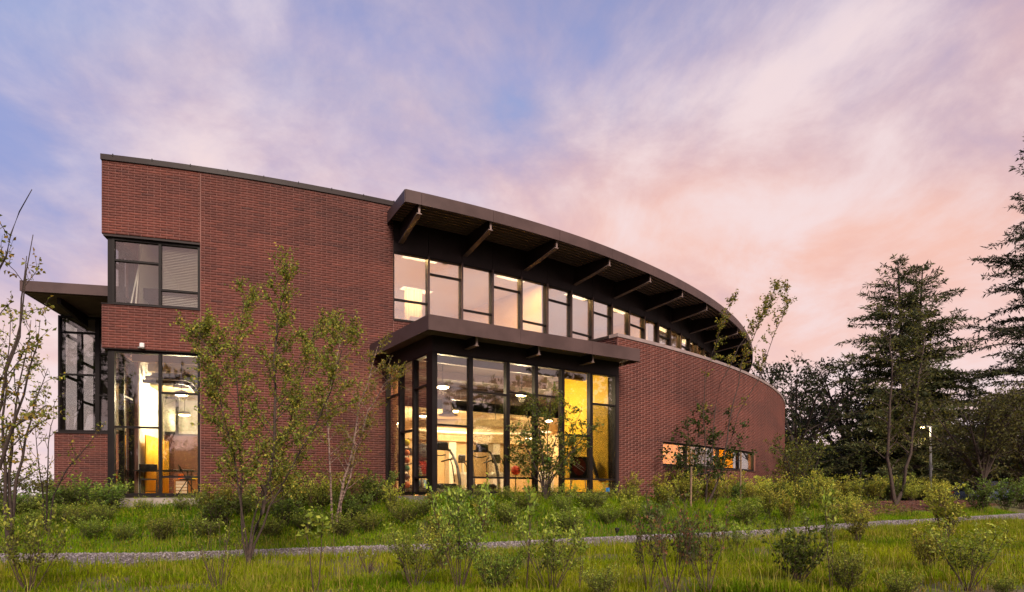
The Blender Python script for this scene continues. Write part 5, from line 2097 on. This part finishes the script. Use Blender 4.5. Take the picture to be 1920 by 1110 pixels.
PROTO = {}
for i, k in enumerate(('leafy', 'mound', 'twiggy', 'rose', 'fan', 'wand', 'dark')):
    PROTO[k] = [shrub_proto(k, 200 + 10 * i + j) for j in range(3 if k not in ('fan', 'wand') else 2)]
rs = random.Random(5)
SHRUBS = []


def shrub(x, y, h, kind, label, group, wide=1.0, name='shrub'):
    tm, lm = PROTO[kind][len(SHRUBS) % len(PROTO[kind])]
    e = empty(name, (x, y, float(gz(x, y))), label, 'shrub', group)
    a = link_obj('stems', tm); a.parent = e
    b = link_obj('foliage', lm); b.parent = e
    h *= 1.18
    e.scale = (h * wide * 1.15, h * wide * 1.15, h)
    e.rotation_euler = (0, 0, rs.uniform(0, 6.28))
    SHRUBS.append(e)
    return e


def shrub_px(px, yb, yt, kind, label, group, wide=1.0):
    x, y, z = ghit(px, yb)
    h = max(.25, (HZ - yt) * y / F - z)
    return shrub(x, y, h, kind, label, group, wide)


G1 = 'shrubs in the foreground grass'
fore = [
    (55, 1112, 970, 'twiggy', 'thin twiggy shrub in the lower left corner of the picture', .7),
    (410, 1115, 985, 'fan', 'fan of bare upright stems left of the big birch trunk', .75),
    (592, 1112, 972, 'wand', 'two slender curved wands with leafy tips right of the birch foot', 1.0),
    (625, 1045, 985, 'wand', 'short wand with leafy tip beside the path, right of the birch', .9),
    (775, 1106, 1005, 'twiggy', 'low twiggy shrub below the left side of the gym bay', .9),
    (862, 1110, 935, 'twiggy', 'upright twiggy shrub with a tall thin leader below the treadmills', .55),
    (830, 1068, 985, 'leafy', 'small yellowish shrub at the near edge of the path', .7),
    (932, 1112, 1005, 'mound', 'bushy low shrub right of the upright twiggy one', .7),
    (985, 1112, 925, 'wand', 'tall thin wand in front of the maple', .6),
    (1035, 1115, 985, 'twiggy', 'wide twiggy shrub below the maple', .8),
    (1085, 1112, 1015, 'wand', 'short dark leaved wand right of the wide twiggy shrub', .9),
    (1215, 1110, 985, 'rose', 'reddish rose shrub, the paler of the tall pair', .6),
    (1262, 1118, 950, 'rose', 'tallest reddish rose shrub with stiff upright canes', .65),
    (1325, 1118, 965, 'rose', 'open reddish rose shrub right of the tallest one', .7),
    (1292, 1062, 985, 'dark', 'small dark green shrub behind the rose canes', .6),
    (1382, 1040, 985, 'twiggy', 'small rounded shrub standing on the near path edge', .9),
    (1495, 1098, 985, 'dark', 'dense dark stemmed shrub in the lower right grass', .75),
    (1585, 1112, 1020, 'mound', 'yellow green low shrub right of the dense dark one', .8),
    (1560, 1112, 930, 'wand', 'long thin cane rising out of the yellow green shrub', .5),
    (1608, 1020, 955, 'leafy', 'flat topped shrub on the path edge below the mulch bed', .8),
    (1775, 1010, 925, 'leafy', 'large bright shrub at the near edge of the path on the right', .8),
    (1742, 1075, 990, 'leafy', 'bright shrub left of the big twiggy one in the lower right', .8),
    (1815, 1108, 1000, 'twiggy', 'big twiggy shrub with leafy top near the lower right corner', .95),
    (1880, 1122, 1075, 'mound', 'low leafy plant at the bottom right corner', 1.0),
    (1130, 1125, 1060, 'mound', 'low green shrub at the bottom edge below the rose shrubs', .9),
    (690, 1075, 1020, 'fan', 'spray of thin stems on the grass right of the two wands', 1.2),
    (1690, 1125, 1068, 'mound', 'low plant at the bottom edge left of the big twiggy shrub', .9),
]
for px, yb, yt, k, lab, wd in fore:
    shrub_px(px, yb, yt, k, lab, G1, wd)

G2 = 'young shrubs on the grassy bank'
bank = [(172, 1012, 968, 'mound'), (232, 1015, 980, 'mound'), (305, 1016, 962, 'mound'), (385, 1010, 962, 'mound'), (268, 962, 930, 'mound'),
        (345, 962, 925, 'mound'), (410, 995, 935, 'dark'), (455, 975, 930, 'dark'), (540, 990, 935, 'dark'), (575, 1000, 945, 'mound'), (560, 960, 905, 'leafy'),
        (600, 960, 900, 'leafy'), (660, 985, 930, 'dark'), (690, 1000, 955, 'mound'), (700, 955, 890, 'dark'), (735, 965, 915, 'leafy'), (760, 985, 935, 'mound'),
        (800, 970, 930, 'mound'), (845, 990, 945, 'mound'), (855, 945, 912, 'mound'), (900, 965, 925, 'mound'), (905, 1005, 955, 'leafy'), (950, 985, 940, 'mound'),
        (985, 960, 915, 'mound'), (1055, 965, 925, 'mound'), (1065, 1000, 950, 'mound'), (1110, 960, 905, 'mound'), (1140, 985, 945, 'mound'), (1180, 985, 930, 'leafy'),
        (1225, 985, 945, 'dark'), (1250, 960, 910, 'leafy'), (1400, 985, 935, 'mound'), (1440, 970, 915, 'leafy'), (1475, 985, 930, 'leafy'), (1510, 960, 905, 'leafy'),
        (1550, 965, 915, 'leafy'), (1590, 985, 940, 'leafy'), (120, 985, 935, 'mound'), (60, 995, 955, 'mound'), (640, 1010, 960, 'mound'), (505, 1010, 960, 'mound'), (820, 1010, 965, 'leafy')]
bank.sort()
for i, (px, yb, yt, k) in enumerate(bank):
    col = {'mound': 'low round green', 'dark': 'dark green', 'leafy': 'yellow green upright'}[k]
    shrub_px(px, yb, yt, k, '%s shrub, %s from the left among those on the grassy bank' % (col, ordinal(i)), G2, .95 if k != 'leafy' else .75)

G3 = 'hedge shrubs at the foot of the stair wing'
hd = [(105, 955, 905), (130, 960, 912), (150, 950, 900), (172, 958, 905), (192, 948, 890), (205, 965, 915), (85, 965, 920), (62, 968, 925), (40, 972, 928), (15, 975, 930), (118, 985, 945), (150, 990, 945), (195, 985, 940)]
hd.sort()
for i, (px, yb, yt) in enumerate(hd):
    shrub_px(px, yb, yt, 'dark' if i % 3 == 0 else 'mound', 'bushy green shrub, %s from the left in the thicket below the stair wing' % ordinal(i), G3, 1.0)

G4 = 'yellow green shrubs along the curved wall'
row = []
for i in range(20):
    s = SL0 + .15 + i * .78
    x, y = cpt(s, LOFF(s) + .85 + .35 * ((i * 7) % 3 - 1))
    row.append((x, y, .75 + .22 * ((i * 5) % 4) / 3))
for i, (x, y, h) in enumerate(row):
    shrub(x, y, h, 'leafy', 'yellow green shrub, %s from the gym bay in the row along the curved wall' % ordinal(i), G4, .7)
G5 = 'front row of shrubs before the curved wall'
for i in range(11):
    s = SL0 + .6 + i * 1.25
    x, y = cpt(s, LOFF(s) + 1.9 + .5 * ((i * 3) % 3 - 1))
    shrub(x, y, .62 + .25 * ((i * 7) % 4) / 3, 'leafy' if i % 3 else 'dark', 'loose shrub, %s from the gym bay in the front row before the curved wall' % ordinal(i), G5, .8)
G6 = 'shrubs on the mulch bed'
for i in range(24):
    t = i / 23
    x = 11.6 + 12 * t
    y = 26.6 + 9.5 * t + .9 * ((i * 5) % 3 - 1)
    shrub(x, y, .78 + .35 * ((i * 7) % 5) / 4, 'leafy' if i % 4 else 'dark', 'hedge shrub, %s from the curved wall on the mulch bed' % ordinal(i), G6, .9)
for i, (px, yb, yt, k) in enumerate(((1600, 968, 930, 'leafy'), (1840, 962, 910, 'dark'), (1885, 958, 905, 'dark'), (1915, 955, 905, 'dark'), (1560, 985, 945, 'leafy'), (1762, 958, 915, 'leafy'))):
    shrub_px(px, yb, yt, k, ['bright shrub at the near corner of the mulch bed', 'strappy dark shrub below the car, nearest the path', 'dark shrub below the middle of the car', 'dark shrub at the right edge of the picture below the car',
                             'bright shrub between the path and the curved wall end', 'bright shrub below the street lamp'][i], G6, .9)

G7 = 'shrubs hugging the foot of the tall wall and the bay'
foot = []
for i in range(13):
    s_ = 2.5 + i * .38
    o_ = .55 + .45 * ((i * 5) % 3)
    foot.append((*cpt(s_, o_), .55 + .30 * ((i * 7) % 4) / 3))
for i in range(10):
    q = GB.p(-.3 + i * .74, -.55 - .4 * ((i * 3) % 3), 0)
    foot.append((q.x, q.y, .34 + .16 * ((i * 7) % 4) / 3))
for i, (x, y, h) in enumerate(foot):
    shrub(x, y, h, ('mound', 'leafy', 'mound', 'twiggy')[i % 4], 'shrub touching the building foot, %s from the corner window' % ordinal(i), G7, 1.0)

# ------------------------------------------------------------------ trees only seen mirrored in the glass
def mirror_gym(px, D):
    """real place of something seen mirrored in the gym front at virtual depth D"""
    q = P(px, HZ, D)
    a, b = GB.inv(q.x, q.y)
    return GB.p(a, -b, 0)


for k, (px, D, h, w) in enumerate(((912, 54, 11.8, 3.6), (972, 58, 10.2, 3.0), (1030, 52, 12.2, 4.0), (1085, 60, 10.6, 3.2), (1135, 54, 10.8, 3.4), (842, 58, 7.6, 3.2))):
    q = mirror_gym(px, D)
    broad_tree('reflected_tree', q.x, q.y, h, w, 'dark tree mirrored in the gym glass, %s from the bay corner' % ordinal([1, 2, 3, 4, 5, 0][k]), 70 + k, DARK, (.35, .65), 10, 9, 6, group='trees mirrored in the glass', step=.22, low=.25)
for k, (x, y, h, w) in enumerate(((-13, -23, 15, 4.8), (-20.5, -22, 19, 5.5), (-7, -25, 13, 4.2))):
    broad_tree('reflected_tree', x, y, h, w, ['dark tree mirrored in the corner window pane next to the brick', 'dark tree mirrored in the stair wing glass', 'dark tree mirrored above the corner room lamps'][k], 80 + k, DARK, (.35, .65), 10, 9, 6,
               group='trees mirrored in the glass', step=.22, low=.25, base_z=-1.4)
# the wood across the meadow behind the viewer, one dark mass in the panes
r_ = np.random.default_rng(91)
n_ = 26000
an_ = r_.uniform(R(-205), R(28), n_)
rad_ = r_.uniform(36, 46, n_)
top_ = 5.0 + 1.6 * np.sin(an_ * 9) + 1.0 * np.sin(an_ * 23 + 1) + r_.normal(0, .4, n_)
hh_ = -1.4 + (top_ + 1.0) * r_.random(n_) ** .8
pw_ = np.stack([np.cos(an_) * rad_, np.sin(an_) * rad_ + 2, hh_], 1)
kp_ = ~((pw_[:, 1] > 0) & (np.abs(pw_[:, 0]) < pw_[:, 1] * .84 + 3))
pw_ = pw_[kp_]
wd_ = leaf_mesh('woodland', pw_, r_.normal(0, 1, (len(pw_), 3)), r_.uniform(.7, 1.3, len(pw_)), pal(r_, len(pw_), DARK), M['leaf'], 92, .8, .4)
n_ = 15000
xx_ = r_.uniform(28, 95, n_); yy_ = r_.uniform(66, 78, n_)
zz_ = -.8 + (6.6 + 1.4 * np.sin(xx_ * .5) + 1.0 * np.sin(xx_ * 1.3)) * r_.random(n_) ** .85
we_ = leaf_mesh('woodland_edge', np.stack([xx_, yy_, zz_], 1), r_.normal(0, 1, (n_, 3)), r_.uniform(.6, 1.1, n_), pal(r_, n_, DARK), M['leaf'], 93, .8, .4)
tag(link_obj('woodland_edge', we_), 'dark undergrowth of the wood behind the car park', 'woodland', kind='stuff')
tag(link_obj('woodland', wd_), 'dark edge of the wood across the meadow, mirrored in the lower panes', 'woodland', kind='stuff')

# ------------------------------------------------------------------ small outdoor things
def path_light(px, py, label):
    x, y, z = ghit(px, py)
    e = empty('path_light', (x, y, z), label, 'garden light', 'black path lights')
    MB().lathe((x, y, z), [(.022, -.05), (.022, .10)], 12).build('stem', M['black_plastic'], e)
    MB().lathe((x, y, z), [(.03, .101), (.055, .15), (.065, .21), (.05, .22)], 14).build('head', M['black_plastic'], e)


path_light(1157, 1006, 'small black path light in the middle of the far path edge')
path_light(1513, 984, 'small black path light below the mulch bed')


def street_lamp():
    x, y = 28.4, 44.5
    z = float(gz(x, y))
    e = empty('street_lamp', (x, y, z), 'lit street lamp on a grey pole in the car park', 'street lamp')
    top = (HZ - 800) * y / F
    MB().lathe((x, y, z), [(.20, -.1), (.20, .25), (.085, .26), (.075, top - z)], 14).build('pole', M['steel_pole'], e)
    MB().box(WORLD, x - .09, x + .09, y - .10, y + .06, z + 2.2, z + 2.55).build('handhole_box', M['steel_pole'], e)
    MB().box(WORLD, x - .55, x + .08, y - .04, y + .04, top - .02, top + .06).build('arm', M['steel_pole'], e)
    h = MB().rbox(WORLD, x - .66, x - .30, y - .13, y + .13, top - .03, top + .06, .03).build('lamp_head', M['steel_pole'], e)
    MB().box(WORLD, x - .63, x - .34, y - .11, y + .11, top - .065, top - .031).build('lens', M['street_glow'], h)
    lamp_light('bulb', (x - .58, y - .1, top - .25), 160, e, (1, .74, .42), .12)


street_lamp()


def parked_car():
    f = Fr(31.2, 42.6, 4, -.69)
    e = empty('parked_car', f.p(0, 0, 0), 'dark blue grey parked car half hidden behind the shrubs', 'car')
    prof = [(-2.25, .32), (-2.28, .70), (-2.15, .92), (-1.2, 1.0), (1.35, 1.0), (2.05, .90), (2.25, .66), (2.27, .32)]
    MB().prism(f, prof, -.86, .86).build('body', M['car_paint'], e)
    m = MB()
    lo = [(-2.0, -.80), (1.30, -.80), (1.30, .80), (-2.0, .80)]
    hi = [(-1.45, -.62), (.42, -.62), (.42, .62), (-1.45, .62)]
    m.hexa([f.p(a, b, 1.0) for a, b in lo] + [f.p(a, b, 1.46) for a, b in hi]).build('greenhouse', M['car_glass'], e)
    m = MB().hexa([f.p(a * 1.02, b * 1.02, 1.462) for a, b in hi] + [f.p(a * .94, b * .9, 1.52) for a, b in hi])
    m.build('roof', M['car_paint'], e)
    for (a0, a1) in ((-2.02, -1.47), (1.32, .44)):
        for s in (-1, 1):
            MB().tube([f.p(a0, s * .80, 1.0), f.p(a1, s * .63, 1.465)], .035, 6).build('pillar', M['car_paint'], e)
    for s in (-1, 1):
        MB().tube([f.p(-.45, s * .805, 1.0), f.p(-.48, s * .63, 1.465)], .03, 6).build('pillar', M['car_paint'], e)
        for a in (-1.4, 1.42):
            q0, q1 = f.p(a, s * .88, .33), f.p(a, s * .68, .33)
            wl = MB().tube([q0, q1], .33, 20).build('wheel', M['tyre'], e)
            MB().tube([f.p(a, s * .885, .33), f.p(a, s * .87, .33)], .2, 16).build('rim', M['silver'], wl)
        MB().box(f, 2.12, 2.262, s * .62 - .16, s * .62 + .16, .68, .82).build('headlight', M['white_plastic'], e)
        MB().box(f, -2.29, -2.2, s * .66 - .12, s * .66 + .12, .70, .88).build('tail_light', M['tail_red'], e)


parked_car()
bq = ghit(1136, 948)
bz_ = float(gz(bq[0], bq[1]))
bf = empty('marker_flag', (bq[0], bq[1], bz_), 'small blue marker flag in the shrubs beside the gym bay', 'flag')
MB().tube([(bq[0], bq[1], bz_), (bq[0], bq[1], bz_ + .52)], .004, 5).build('wire', M['silver'], bf)
fv = [(bq[0] + .11 * i / 6, bq[1] + .015 * math.sin(i * 1.3) + d, bz_ + .40 + .12 * j) for i in range(7) for j in (0, 1) for d in (0, .002)]
ffc = []
for i in range(6):
    k = 4 * i
    ffc += [(k, k + 4, k + 6, k + 2), (k + 1, k + 3, k + 7, k + 5)]
MB().add(fv, ffc).build('flag_cloth', M['blue_cloth'], bf)
